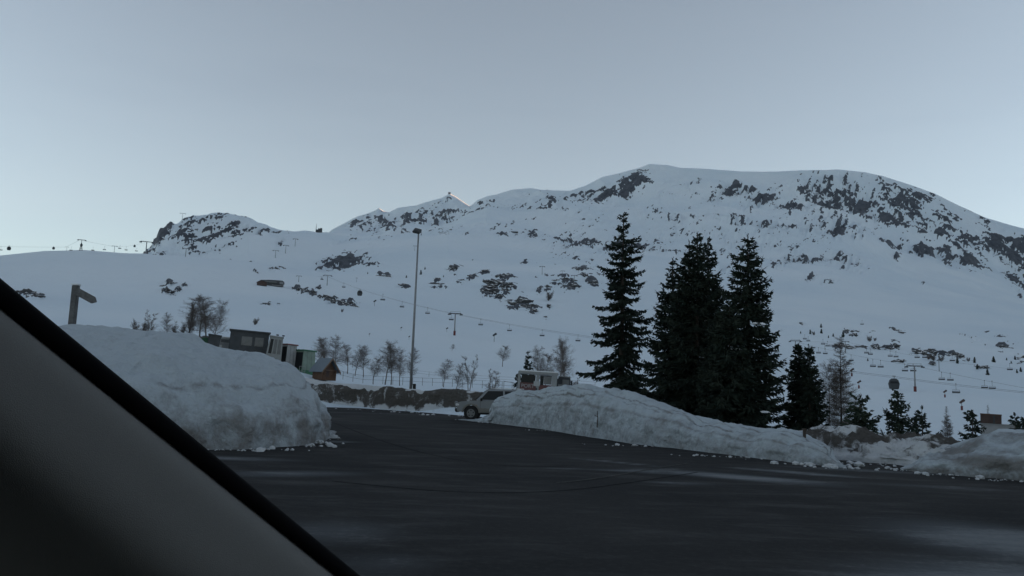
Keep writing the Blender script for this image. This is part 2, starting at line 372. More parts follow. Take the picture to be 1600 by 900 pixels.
# rocky zones: column, row, half width, half height, tilt (deg, rising to the right), strength, least distance, most distance
BL = []
def bl(px, py, a, b, tilt=0, s=1.0, d0=1100, d1=9000): BL.append((px, py, a, b, tilt, s, d0, d1))
for q in [(q_[0],q_[1],q_[2],q_[3],q_[4],q_[5]*.84) for q_ in [(246,374,16,14,50,1.2),(262,362,24,14,35,1.1),(290,356,26,14,10,1.0),(325,343,30,9,0,1.0),(330,358,34,14,0,.8),(300,372,40,14,10,1.0),(375,352,26,7,-15,.9),(395,358,34,6,-8,.9),(345,366,40,6,8,.9),(236,389,16,10,30,1.2),(262,394,26,5,0,1.0),(312,393,24,7,12,1.0),(335,388,24,6,20,.9),(350,350,80,20,0,.35)]]: bl(*q, 1280, 1900)
for q in [(540,407,40,9,12,1.1),(520,404,26,5,10,.8),(576,409,16,3,0,.9),(500,408,10,4,10,.8),(436,378,5,3,0,1.0),(545,375,16,5,10,.7),(370,409,8,2,0,.9),(395,410,10,3,0,.8)]: bl(*q, 1050, 2600)
for q in [(548,352,18,5,25,.8),(575,352,20,7,20,.9),(590,340,26,10,35,.75),(606,348,34,12,20,.95),(640,345,30,8,10,.9),(625,333,30,8,5,.5),(660,340,26,10,25,.85),(685,335,30,12,10,.95),(700,322,14,12,-40,.7),(700,343,40,7,0,.8),(745,336,18,6,-10,1.0),(760,330,30,6,0,.7),(790,325,50,10,-10,.4),(830,335,50,7,8,.5),(850,318,40,12,25,.45),(880,322,30,8,20,.6)]: bl(*q, 2500)
for q in [(985,292,34,13,32,1.1),(945,303,44,8,14,1.05),(1000,277,15,14,50,.9),(912,304,20,6,5,.8),(1030,305,40,10,40,.35),(1085,293,20,12,40,.35),
          (1140,296,15,11,-10,1.15),(1160,303,24,10,-5,.95),(1120,310,14,10,30,.7),(1190,318,28,9,10,1.05),(1235,325,26,6,0,1.0),(1215,305,12,10,60,.5),(1270,300,20,22,70,.8),(1295,295,18,26,70,1.05),(1300,318,32,12,0,1.15),(1325,296,22,16,-50,.95),(1350,322,28,20,-20,1.1),(1390,340,30,16,-25,1.15),(1400,310,26,22,-40,.95),(1385,288,22,12,-40,.75),(1430,325,30,20,-35,.95),(1440,350,30,16,-30,.7),(1480,355,34,18,-35,.9),(1510,378,34,16,-35,.85),(1475,395,30,10,-25,1.0),(1520,407,28,11,-15,1.1),(1560,378,30,16,-25,1.15),(1590,392,26,22,-20,1.1),(1585,420,26,16,-30,.95),(1620,430,40,30,-20,1.0),(1530,340,30,8,-35,.7),(1450,305,30,7,-38,.5),(1700,470,90,50,-30,.9)]: bl(*q, 2720)
for q in [(890,378,26,7,-8,1.0),(930,380,34,7,-5,.9),(960,392,34,9,-10,.75),(1000,385,44,10,-5,.95),(1045,392,34,8,-8,.75),(1015,375,60,8,0,.5),(1075,338,40,6,0,.55),(1020,329,20,4,0,.5),(1150,347,40,8,0,.6),(1210,352,34,7,0,.8),(1060,345,12,6,-25,.9),(1290,345,22,9,40,.75),(1310,357,18,9,20,.95),(1330,352,26,10,-20,.7),(1260,352,20,9,40,.6),(1395,376,22,5,-12,1.15),(1440,388,18,6,-18,1.15),(1410,398,6,3,0,1.0),(1470,394,8,3,0,1.0),(1260,402,22,8,-5,.85),(1230,408,20,6,30,.75),(1170,405,30,8,-5,.6),(1300,400,34,8,0,.7),(1330,412,30,5,-10,.5),(1265,432,12,4,20,.8),(1295,440,14,4,0,.6),(1180,385,60,8,0,.5),(1600,455,16,4,-30,.8),(1445,440,10,3,0,.5),(900,400,20,10,-20,.5),(930,410,20,16,-30,.45),(1120,420,30,8,0,.5),(760,360,40,4,10,.4),(640,358,50,4,0,.45),(1050,360,80,12,0,.36),(1150,368,120,14,0,.36),(920,345,60,18,10,.26),(1300,300,70,26,0,.5),(700,360,120,9,5,.26),(1250,350,110,14,0,.32),(1450,330,80,34,-30,.45),(900,400,80,20,-15,.26),
          (800,362,18,3,0,.9),(838,366,14,3,-8,1.1),(835,360,10,3,10,.9),(740,407,10,4,10,.6),(820,405,14,2,10,.8)]: bl(*q, 1300)
for q in [(1345,522,22,3,0,.6),(1460,552,30,5,-5,.7),(1530,535,30,5,-20,.4),(930,423,26,6,-20,.55),(1570,530,30,6,-20,.3)]: bl(*q, 480, 1400)
ROCKS = [(775,440,16,5),(766,446,13,5),(772,455,19,6),(758,452,7,4),(793,444,12,5),(790,452,8,3),(788,430,11,4),(737,430,8,4),(780,461,8,2.5),
         (812,470,20,7),(804,475,17,5),(826,477,17,4),(832,484,8,3),(843,450,4,5),(855,447,6,2.5),(856,477,5,3.5),(852,495,4,2),(709,417,9,5),(721,437,5,2),(758,422,8,2),
         (265,441,8,2),(260,452,6,3),(272,456,7,3.5),(289,444,5,2),(255,446,4,2),(280,450,4,2),(41,456,16,5),(55,462,11,4),(416,474,8,2),(436,474,3,1.3),
         (464,450,6,3),(476,453,9,4),(489,457,7,4),(499,462,6,2.5),(508,463,6,4),(518,466,9,5),(523,470,7,3),(537,473,9,4.5),(549,473,6,2.5),(555,478,6,2),(497,449,4,2),
         (430,419,7,2.5),(442,418,5,2),(401,425,3,1.5),(676,443,14,2.4),(630,444,8,2),(684,435,6,2),(592,430,6,1.5),(605,431,6,1.5),
         (866,438,9,3),(884,436,14,3),(893,446,14,5),(926,441,10,5),(905,420,12,4),(912,429,8,4),(1369,542,7,4),(1388,543,6,3),(1397,540,8,5),(1317,540,18,2.5),(1344,541,10,3),(1405,563,8,2),(1438,549,12,4),(1453,548,7,4),(1490,553,7,3),(1500,556,7,4),(1527,573,6,3),(1537,573,6,2.5),(1456,568,5,2),(1565,542,10,3),(1600,558,8,3),(1250,505,5,2),(1335,517,7,2),(1334,522,5,3),(1322,517,5,4),(1395,515,6,2),(1405,519,8,2),(1595,565,5,2)]
for px, py, a, b in ROCKS: bl(px, py, a * 1.05, b * 1.15, 0, .88, 420, 1500)
for q in [(786,446,26,14,-10,.42),(815,473,24,8,0,.6),(520,466,42,7,-18,.40),(890,440,40,8,-12,.32),(1470,554,44,6,-6,.36),(268,447,16,6,0,.28)]: bl(*q, 450, 1500)
rock = np.zeros_like(TR)
wx = 26 * fbm(TX / 90, TY / 90, TZ / 60, 4, 41); wy = 12 * fbm(TX / 90, TY / 90, TZ / 60, 4, 57)
wx *= np.clip(TR / 2200, .3, 1); wy *= np.clip(TR / 2200, .3, 1)
for px, py, a, b, tl, s, d0, d1 in BL:
    c_, s_ = math.cos(R(tl)), math.sin(R(tl))
    dx, dy = PX - px + wx * .8, PY - py + wy * .8
    u = (dx * c_ - dy * s_) / a; v = (dx * s_ + dy * c_) / b
    g = np.exp(-np.clip((u * u + v * v), 0, 40) ** 1.2 * .75) * s * ((TR > d0) & (TR < d1))
    rock = np.maximum(rock, g)
rock *= (PX > -900) & (TY > 0)
U_ = AZ[None] * 3300 * np.ones_like(TR); W_ = TZ * 1.5 * 3300 / np.maximum(TR, 600)
def streak(ang, wl, asp, sd_, o=5):
    c_, s_ = math.cos(R(ang)), math.sin(R(ang)); return fbm((U_ * c_ + W_ * s_) / (wl * asp), (-U_ * s_ + W_ * c_) / wl, None, o, sd_)
sL, sR, sV = streak(36, 13, 3.2, 81, 6), streak(-50, 12, 3.0, 82, 6), streak(75, 13, 2.6, 83, 6)
wL = np.clip((1080 - PX) / 120, 0, 1); wR = np.clip((PX - 1340) / 80, 0, 1); wV = np.clip(1 - wL - wR, 0, 1)
st = sL * wL + sR * wR + sV * wV
fine = fbm(U_ / 8, W_ / 5, None, 4, 91)
lenses = streak(-4, 9, 4.5, 95, 4)
low = np.clip((1700 - TR) / 500, 0, 1) * (PX > 520)
st = st * (1 - low) + lenses * low
mval = rock * 1.55 + 1.45 * st + .85 * fine - 1.12
mask = np.clip(mval / .22 + .5, 0, 1) * (rock > .06)
rough = np.clip(rock * 1.4, 0, 1)
big = fbm(TX / 420, TY / 420, None, 5, 3)
rid = fbm(TX / 170, TY / 170, None, 5, 9, True)
TZ = TZ + (near * crest * sky_left) * (big * TR * .006 + fbm(TX / 70, TY / 70, None, 4, 5) * TR * .0016) + rough * (rid * .5 + st * 1.3) * TR * .0055 * (crest * .7 + .3)
far_ = np.clip((TR - 1400) / 900, 0, 1) * np.clip((KC + .4 - TK) * 2, 0, 1)
TZ = TZ + far_ * (fbm(TX / 210, TY / 420, None, 6, 61, True) - .45) * TR * .0075 * (1 - np.exp(-((TK - KC) / .45) ** 2))
TZ = TZ + np.exp(-((TK - KC) / .22) ** 2) * fbm(TX / 30, TY / 30, None, 4, 21) * TR * .0007
# nothing in front of the crest stands above the crest
rC_, zC_ = line_at(CR, AZ); top_ = (zC_ - EYE) / rC_
lim = EYE + TR * (top_[None] - .0016 * np.clip(KC - TK, 0, 3) ** .7) + TR * .0005 * fbm(TX / 40, TY / 40, None, 4, 21)
wc = np.clip((TK - 10.5) / .6, 0, 1) * (TK <= KC + .5); TZ = np.where(wc > 0, np.minimum(TZ, lim * wc + (1 - wc) * (TZ + 1)), TZ)
gy, gx = TZ.shape
V = np.stack([TX, TY, TZ], -1).reshape(-1, 3)
ii = np.arange(gy * gx).reshape(gy, gx)
Q = np.stack([ii[:-1, :-1], ii[:-1, 1:], ii[1:, 1:], ii[1:, :-1]], -1).reshape(-1, 4)
ground = np_mesh('mountain_terrain', V, Q, M['terrain'], smooth=True); attr(ground, 'rock', mask)
tag(ground, 'snow covered valley side rising to a rocky mountain', kind='structure')

ELEV = np.maximum.accumulate(np.arctan2(TZ - EYE, TR)[6:], axis=0)   # seen from the road
def hit(px, py, lift=0.0):
    """where the line of sight through a photo position meets the ground"""
    a, e = azel(px, py); j = int(np.clip(np.searchsorted(AZ, a), 1, n - 1))
    if AZ[j] - a > a - AZ[j-1]: j -= 1
    col = ELEV[:, j]; i = int(np.searchsorted(col, e)); i = min(max(i, 1), len(col) - 1)
    r0, r1 = TR[i + 5, j], TR[i + 6, j]; e0, e1 = math.atan2(TZ[i+5, j] - EYE, r0), math.atan2(TZ[i+6, j] - EYE, r1)
    t = min(max((e - e0) / (e1 - e0 + 1e-9), 0), 1); r = r0 + (r1 - r0) * t
    return Vector((r * math.sin(a), r * math.cos(a), TZ[i+5, j] * (1 - t) + TZ[i+6, j] * t + lift))
def zat(x, y):
    a = math.atan2(x, y); r = math.hypot(x, y); j = int(np.clip(np.searchsorted(AZ, a), 1, n - 1)); t = (a - AZ[j-1]) / (AZ[j] - AZ[j-1])
    return float(np.interp(r, TR[:, j-1], TZ[:, j-1]) * (1 - t) + np.interp(r, TR[:, j], TZ[:, j]) * t)
def stand(px, dist, py=600):
    p = at(px, py, dist); return Vector((p.x, p.y, zat(p.x, p.y)))

# range added out of view on the right to keep the valley in shade
xs = np.linspace(4700, 7600, 50); ys = np.linspace(-4200, 8300, 170)
gxx, gyy = np.meshgrid(xs, ys)
prof = np.clip(1 - np.abs(gxx - 6000) / 1250, 0, 1) ** .9
CASTZ = 1512
gz = -60 + prof * (CASTZ + 60) + (1 - np.clip(prof * 1.0, 0, 1) ** 6) * 130 * fbm(gxx / 500, gyy / 500, None, 5, 33) + prof * 14 * fbm(gxx / 260, gyy / 260, None, 3, 35)
ii = np.arange(gxx.size).reshape(gxx.shape)
Q = np.stack([ii[:-1, :-1], ii[:-1, 1:], ii[1:, 1:], ii[1:, :-1]], -1).reshape(-1, 4)
rg = np_mesh('shade_range', np.stack([gxx, gyy, gz], -1).reshape(-1, 3), Q, M['terrain'], smooth=True)
attr(rg, 'rock', .5 + .4 * fbm(gxx / 300, gyy / 300, None, 3, 4)); tag(rg, 'unseen snowy range added on the right to shade the valley', kind='structure')

# ------------------------------------------------------------------ road
def poly_grid_road():
    xs = np.arange(-46, 34, .4); ys = np.arange(-16, 78, .4)
    X, Y = np.meshgrid(xs, ys)
    # far edge: under the far snow wall on the left, under the banks on the right
    edge = [gp(-300, 622), gp(440, 631), gp(500, 634), gp(640, 642), gp(700, 646), gp(790, 652), gp(900, 668), gp(1000, 686), gp(1100, 697), gp(1200, 709), gp(1290, 716), gp(1400, 724), gp(1500, 734), gp(1600, 742), gp(1900, 760)]
    az = np.arctan2(X, np.maximum(Y, .01)); r = np.hypot(X, Y)
    ea = [math.atan2(p.x, p.y) for p in edge]; er = [p.length for p in edge]
    keep = (r < np.interp(az, ea, er)) | (Y < 1)
    salt_and_reflection = np.zeros_like(X)
    for px, py, a, b, rot, s in [(1150,745,2.6,.8,-30,.62),(1240,738,1.9,.5,-30,.55),(1000,737,1.6,.35,-10,.55),(960,722,2.0,.3,-40,.5),(1060,755,1.2,.4,0,.4),(930,733,1.6,.15,10,.5),(450,740,2.0,.8,20,.42),(520,830,1.2,1.2,30,.36),(600,880,.9,.8,20,.3),(1600,850,1.9,2.4,20,.55),(1640,930,2.2,2,20,.6),(520,690,1.2,.6,10,.45),(560,645,9,1.0,8,.3),(1350,735,3,.6,-10,.4),(330,715,2.5,.6,0,.5),(1450,760,3,.6,-10,.3)]:  # road salt, plus near right patches painting a pale windscreen reflection
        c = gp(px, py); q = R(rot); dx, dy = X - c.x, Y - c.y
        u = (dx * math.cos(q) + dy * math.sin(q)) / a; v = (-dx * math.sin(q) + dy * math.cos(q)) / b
        salt_and_reflection = np.maximum(salt_and_reflection, s * np.exp(-(u*u + v*v)))
    ii = np.arange(X.size).reshape(X.shape); k = keep[:-1, :-1] & keep[1:, :-1] & keep[:-1, 1:] & keep[1:, 1:]
    Q = np.stack([ii[:-1, :-1], ii[:-1, 1:], ii[1:, 1:], ii[1:, :-1]], -1)[k]
    o = np_mesh('road', np.stack([X, Y, np.zeros_like(X)], -1).reshape(-1, 3), Q, M['road']); attr(o, 'salt_and_reflection', salt_and_reflection)
    tag(o, 'dark wet asphalt road widening towards the viewer', kind='structure')
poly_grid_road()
def ribbon(name, pix, w, m, z, label):
    pts = [gp(*p) for p in pix]; P_ = []
    for i in range(len(pts) - 1):                               # smooth by Catmull-Rom
        a, b, c, d = pts[max(i-1, 0)], pts[i], pts[i+1], pts[min(i+2, len(pts)-1)]
        for k in range(10):
            t = k / 10; P_.append(.5 * ((2*b) + (c - a) * t + (2*a - 5*b + 4*c - d) * t*t + (3*b - a - 3*c + d) * t**3))
    P_.append(pts[-1]); vs_, fs = [], []
    for i, p in enumerate(P_):
        t = (P_[min(i+1, len(P_)-1)] - P_[max(i-1, 0)]).normalized(); s = Vector((-t.y, t.x, 0))
        ww = w * (.6 + .6 * random.random()); vs_ += [p + s * ww / 2 + Vector((0, 0, z)), p - s * ww / 2 + Vector((0, 0, z))]
        if i: fs.append((2*i-2, 2*i-1, 2*i+1, 2*i))
    return tag(mesh_obj(name, vs_, fs, m), label, kind='structure')
worn = mat('worn_road_paint', (.06, .06, .058), .95, .6, 5, spec=.03)
ribbon('road_seam', [(520,752),(620,762),(700,768),(800,770),(900,765),(1000,752),(1090,738)], .06, M['tar'], .004, 'dark tar seam curving across the asphalt')
ribbon('road_seam', [(520,660),(600,690),(700,716),(800,728),(900,728)], .05, M['tar'], .004, 'dark tyre line running towards the car')
ribbon('road_marking', [(870,755),(930,748),(985,739),(1030,731),(1075,724)], .10, worn, .008, 'worn pale painted line on the asphalt')

# ------------------------------------------------------------------ snow banks
def bank(name, cols, m, label, cat='snow bank', seg=3.2, amp=.16, face=.62, back=3.0, dirt=None, seed=0, lump=1.1):
    F_, K_ = [], []
    for bx, by, cx, cy, dep in cols:
        f = gp(bx, by); K_.append(at(cx, cy, math.hypot(f.x, f.y) + dep)); F_.append(f)
    # resample along the length
    s = [0]
    for i in range(1, len(F_)): s.append(s[-1] + max((K_[i] - K_[i-1]).length, (F_[i] - F_[i-1]).length))
    N = max(24, int(s[-1] / .16)); S = np.linspace(0, s[-1], N)
    def smooth(a):
        k = np.array([1, 2, 3, 2, 1]) / 9; b = np.pad(a, 2, 'edge'); return np.convolve(b, k, 'valid')
    Fx, Fy, Kx, Ky, Kz = (smooth(np.interp(S, s, [getattr(p, c) for p in L_])) for L_, c in ((F_, 'x'), (F_, 'y'), (K_, 'x'), (K_, 'y'), (K_, 'z')))
    NT_, NB = 44, 26
    dxy = np.stack([Kx - Fx, Ky - Fy], -1); ln = np.linalg.norm(dxy, axis=1, keepdims=True) + 1e-6; dirn = dxy / ln
    Vt = []; T = []
    for i in range(NT_ + NB + 1):
        if i <= NT_:
            th = math.pi / 2 * i / NT_; hfrac = 1 - math.cos(th) ** 1.3; vf = math.sin(th) ** face
            x = Fx + (Kx - Fx) * hfrac; y = Fy + (Ky - Fy) * hfrac; z = Kz * vf; T.append(i / NT_)
        else:
            q = (i - NT_) / NB; x = Kx + dirn[:, 0] * back * q; y = Ky + dirn[:, 1] * back * q
            z = Kz * (1 - q ** 1.8) - .3 * q; T.append(1 + q)
        Vt.append(np.stack([x, y, z], -1))
    G = np.array(Vt); T = np.array(T)[:, None] * np.ones(N)[None]
    Sg = S[None] * np.ones_like(T)
    gu = np.gradient(G, axis=0); gv = np.gradient(G, axis=1); nn = np.cross(gv, gu); nn /= np.linalg.norm(nn, axis=2, keepdims=True) + 1e-9
    if nn[NT_ // 2, N // 2, 1] > 0: nn = -nn
    X, Y, Z = G[..., 0], G[..., 1], G[..., 2]
    env = np.clip(T * 6, 0, 1) * np.clip((2 - T) * 3, 0, 1); env *= 1 - .75 * np.exp(-((T - 1) / .10) ** 2)
    env *= np.clip(Z / .3, .12, 1)
    dsp = fbm(X / lump, Y / lump, Z / (lump * .7), 5, seed) * amp + fbm(X / .35, Y / .35, Z / .25, 4, seed + 9, True) * amp * .30
    G = G + nn * (dsp * env)[..., None]
    G[0, :, 2] = -.06; G[1, :, 2] = np.maximum(G[1, :, 2], 0)
    edge = fbm(X[0] / .8, Y[0] / .8, None, 4, seed + 3) * .28
    G[:4, :, 0] -= dirn[:, 0][None] * edge; G[:4, :, 1] -= dirn[:, 1][None] * edge
    ii = np.arange(G.shape[0] * N).reshape(G.shape[0], N)
    Q = np.stack([ii[:-1, :-1], ii[:-1, 1:], ii[1:, 1:], ii[1:, :-1]], -1).reshape(-1, 4)
    o = np_mesh(name, G.reshape(-1, 3), Q, m, smooth=True)
    attr(o, 'dirt', dirt(T, Sg / s[-1], X, Y, Z))
    tag(o, label, cat)
    return o
def layers(T, S, X, Y, Z):
    w = .5 + .05 * fbm(X / 1.6, Y / 1.6, None, 3, 5)
    brk = np.clip(.5 + 1.6 * fbm(X / 2.3, Y / 2.3, Z / .8, 3, 51), 0, 1)
    d = .85 * brk * np.exp(-((T - w) / .022) ** 2) + .6 * np.exp(-((T - w - .12 - .05 * vnoise(X / 2, Y / 2)) / .02) ** 2) + .35 * np.exp(-((T - w + .2) / .03) ** 2)
    return d * (T < 1) + .5 * np.clip(.66 - T, 0, 1) * (T < 1) + .14
bank('snowbank', [(715,656,715,655.5,.1),(745,659,745,655,.5),(766,661,768,650,1.0),(772,662,776,621,1.6),(800,665,806,611,2.5),(850,671,840,610,2.8),(885,677,880,602,2.8),(920,683,925,603,2.8),(960,689,965,609,2.8),(1000,695,1000,617,2.6),(1060,701,1060,639,2.5),(1100,706,1100,654,2.2),(1150,712,1150,663,2),(1200,718,1195,669,2),(1250,724,1238,675,1.8),(1280,727,1270,683,1.5),(1297,729.5,1295,696,1.1),(1305,730.5,1303,716,.6),(1325,732,1325,731,.1)],
     M['bank'], 'long layered snow bank in front of the tall spruces, car nose at its end', dirt=layers, seed=3, amp=.26, lump=.8)
def left_dirt(T, S, X, Y, Z):
    b = np.clip(1.15 - Z / 1.5, 0, 1) * (.62 + .8 * fbm(X / .9, Y / .9, Z / .6, 4, 19))
    return b + .6 * np.exp(-((Z - 1.75 - .12 * vnoise(X, Y)) / .035) ** 2) * (S < .72) + .25 * np.clip(fbm(X / .6, Y / .6, Z / .6, 3, 8), 0, 1) * (Z < 1.5) * 2 + .05
bank('snowbank', [(-500,706,-500,530,9),(-100,706,-100,515,9),(100,706,100,511,9),(200,706,200,514,9),(250,705,250,521,9),(300,704,300,529,8.5),(340,703,342,543,8),(380,702,380,549,8),(420,700,418,558,7.5),(455,698,448,574,6.5),(482,695,472,592,5),(498,692,490,615,3.4),(508,689,502,642,1.8),(516,683,508,670,.8),(526,676,526,674,.1)],
     M['bank'], 'huge rounded snow mound beside the dark window pillar, dirty holes near its foot', dirt=left_dirt, seed=15, amp=.29, face=.7, back=6, lump=1.1)
def wall_dirt(T, S, X, Y, Z):
    q = Z / 1.9 + .22 * vnoise(X / .9, Y / .9)
    return np.clip((q - .10) * 6, -.3, .62) * (q < .95) + .40 * np.clip(S * 2.2 - .6, 0, .6) * (q < .97) * (q > .12) - .35 * np.exp(-(S / .22) ** 2) - .9 * (q > .97)
bank('snow_wall', [(300,624,300,570,1),(430,631,430,578,1.2),(460,632,460,589,1.4),(490,634,490,594,1.5),(520,635.5,520,598,1.4),(560,637,560,600,1.2),(600,640,600,604,1),(640,642.5,640,608,1),(665,644,665,611,.9),(690,645,690,607,.8),(720,647,720,609,.8),(760,649,760,614,.8),(820,652,820,616,.8),(900,655,900,618,.8)],
     M['soil'], 'low dirty snow wall across the road behind the lamp post', 'snow wall', dirt=wall_dirt, seed=31, amp=.30, face=.35, back=4, lump=1.8)
def clod_dirt(T, S, X, Y, Z):
    return .62 + 1.0 * fbm(X / 1.1, Y / 1.1, Z / .8, 3, 77) - .5 * np.exp(-(T / .12) ** 2)
bank('snowbank', [(1225,708,1225,678,2.5),(1260,711,1260,677,2.5),(1300,716,1300,676,2.5),(1320,718,1322,671,2.4),(1335,720,1338,672,2.4),(1350,722,1352,675,2.4),(1375,724,1372,681,2.2),(1405,727,1402,682,2.2),(1430,731,1432,684,2.2),(1460,734,1462,687,2),(1500,737,1500,695,2),(1560,740,1560,705,1.6)],
     M['soil'], 'broken heap of snow and dark earth clods below the small conifers', dirt=clod_dirt, seed=47, amp=.55, face=.7, back=3, lump=1.0)
def grimy(T, S, X, Y, Z):
    return .62 + 1.1 * fbm(X / 1.5, Y / 1.5, Z / .25, 4, 12) - .6 * np.exp(-((T - 1) / .17) ** 2)
bank('snowbank', [(1405,733,1405,732,.1),(1425,737,1430,724,1),(1445,739,1450,708,1.8),(1475,741,1475,696,2.2),(1510,744,1510,687,2.4),(1540,747,1540,680,2.4),(1575,749,1570,674,2.4),(1600,752,1600,675,2.4),(1660,757,1660,670,2.4),(1800,766,1800,668,2.4),(2000,780,2000,665,2.4)],
     M['bank'], 'grey grimy snow bank below the brown kiosk at the road edge', dirt=grimy, seed=63, amp=.34, face=.55, back=4, lump=1.3)
# loose snow crumbs that rolled onto the road
def crumbs():
    vs_, fs = [], []
    base = bmesh.new(); bmesh.ops.create_icosphere(base, subdivisions=1, radius=1); bv = np.array([v.co[:] for v in base.verts]); bf = [[v.index for v in f.verts] for f in base.faces]; base.free()
    spots = [(512,684,.5,60),(500,692,.5,60),(470,696,.7,60),(400,701,1.0,60),(350,703,1,40),(740,657,1.2,40),(775,661,1,40),(860,673,1.5,50),(1000,697,1.5,50),(1150,714,1.5,60),(1260,726,1.2,60),(1305,731,.8,60),(1340,724,1,50),(1420,734,1,70),(1480,742,1,50),(1570,750,1,50),(560,640,4,40),(640,645,3,40),(680,649,3,30)]
    for px, py, sp, k in spots:
        c = gp(px, py)
        for _ in range(k // 2):
            s = abs(random.gauss(0, .03)) ** 1.0 + .008 + (random.random() ** 12) * .12; x, y = c.x + random.gauss(0, sp * .6), c.y - abs(random.gauss(0, .4)) * random.random() + (random.gauss(0, .1))
            nv = len(vs_) ; q = bv * (np.array([s, s, s * .6]) * rng.uniform(.7, 1.3, bv.shape)); q[:, 0] += x; q[:, 1] += y; q[:, 2] += s * .3
            vs_ += q.tolist(); fs += [[i + nv for i in f] for f in bf]
    tag(mesh_obj('snow_rubble', vs_, fs, M['crumb']), 'crumbs of grey snow along the foot of the banks', 'snow', kind='stuff')
crumbs()
# soil lumps / hollows on the left mound
def lump_obj(name, p, dims, m, seed, label=None, cat=None, group=None, parent=None, sub=3, rough_=.35, rz=0):
    bm = bmesh.new(); bmesh.ops.create_icosphere(bm, subdivisions=sub, radius=1)
    co = np.array([v.co[:] for v in bm.verts]); fs = [[v.index for v in f.verts] for f in bm.faces]; bm.free()
    k = 1 + rough_ * fbm(co[:, 0] * 1.7 + seed * 3.1, co[:, 1] * 1.7, co[:, 2] * 1.7, 4, seed)
    co = co * k[:, None] * np.array(dims)
    o = mesh_obj(name, co, fs, m, parent, smooth=False)
    o.location = p; o.rotation_euler = (0, 0, rz)
    if label: tag(o, label, cat, group)
    return o

# ------------------------------------------------------------------ haze
def haze():
    m = bpy.data.materials.new('haze_air'); m.use_nodes = True; t = m.node_tree; t.nodes.clear()
    o = t.nodes.new('ShaderNodeOutputMaterial'); v = t.nodes.new('ShaderNodeVolumePrincipled')
    v.inputs['Color'].default_value = (.72, .82, .95, 1); v.inputs['Density'].default_value = HAZE; v.inputs['Anisotropy'].default_value = 0.0
    t.links.new(v.outputs[0], o.inputs['Volume'])
    lo = (-8500, -8500, -900); hi = (8500, 8500, 1750)
    b = MB().box([(a + c) / 2 for a, c in zip(lo, hi)], [c - a for a, c in zip(lo, hi)])
    tag(b.build('haze', m), 'thin blue evening haze filling the valley', 'haze', kind='stuff')
HAZE = 1.8e-5
haze()
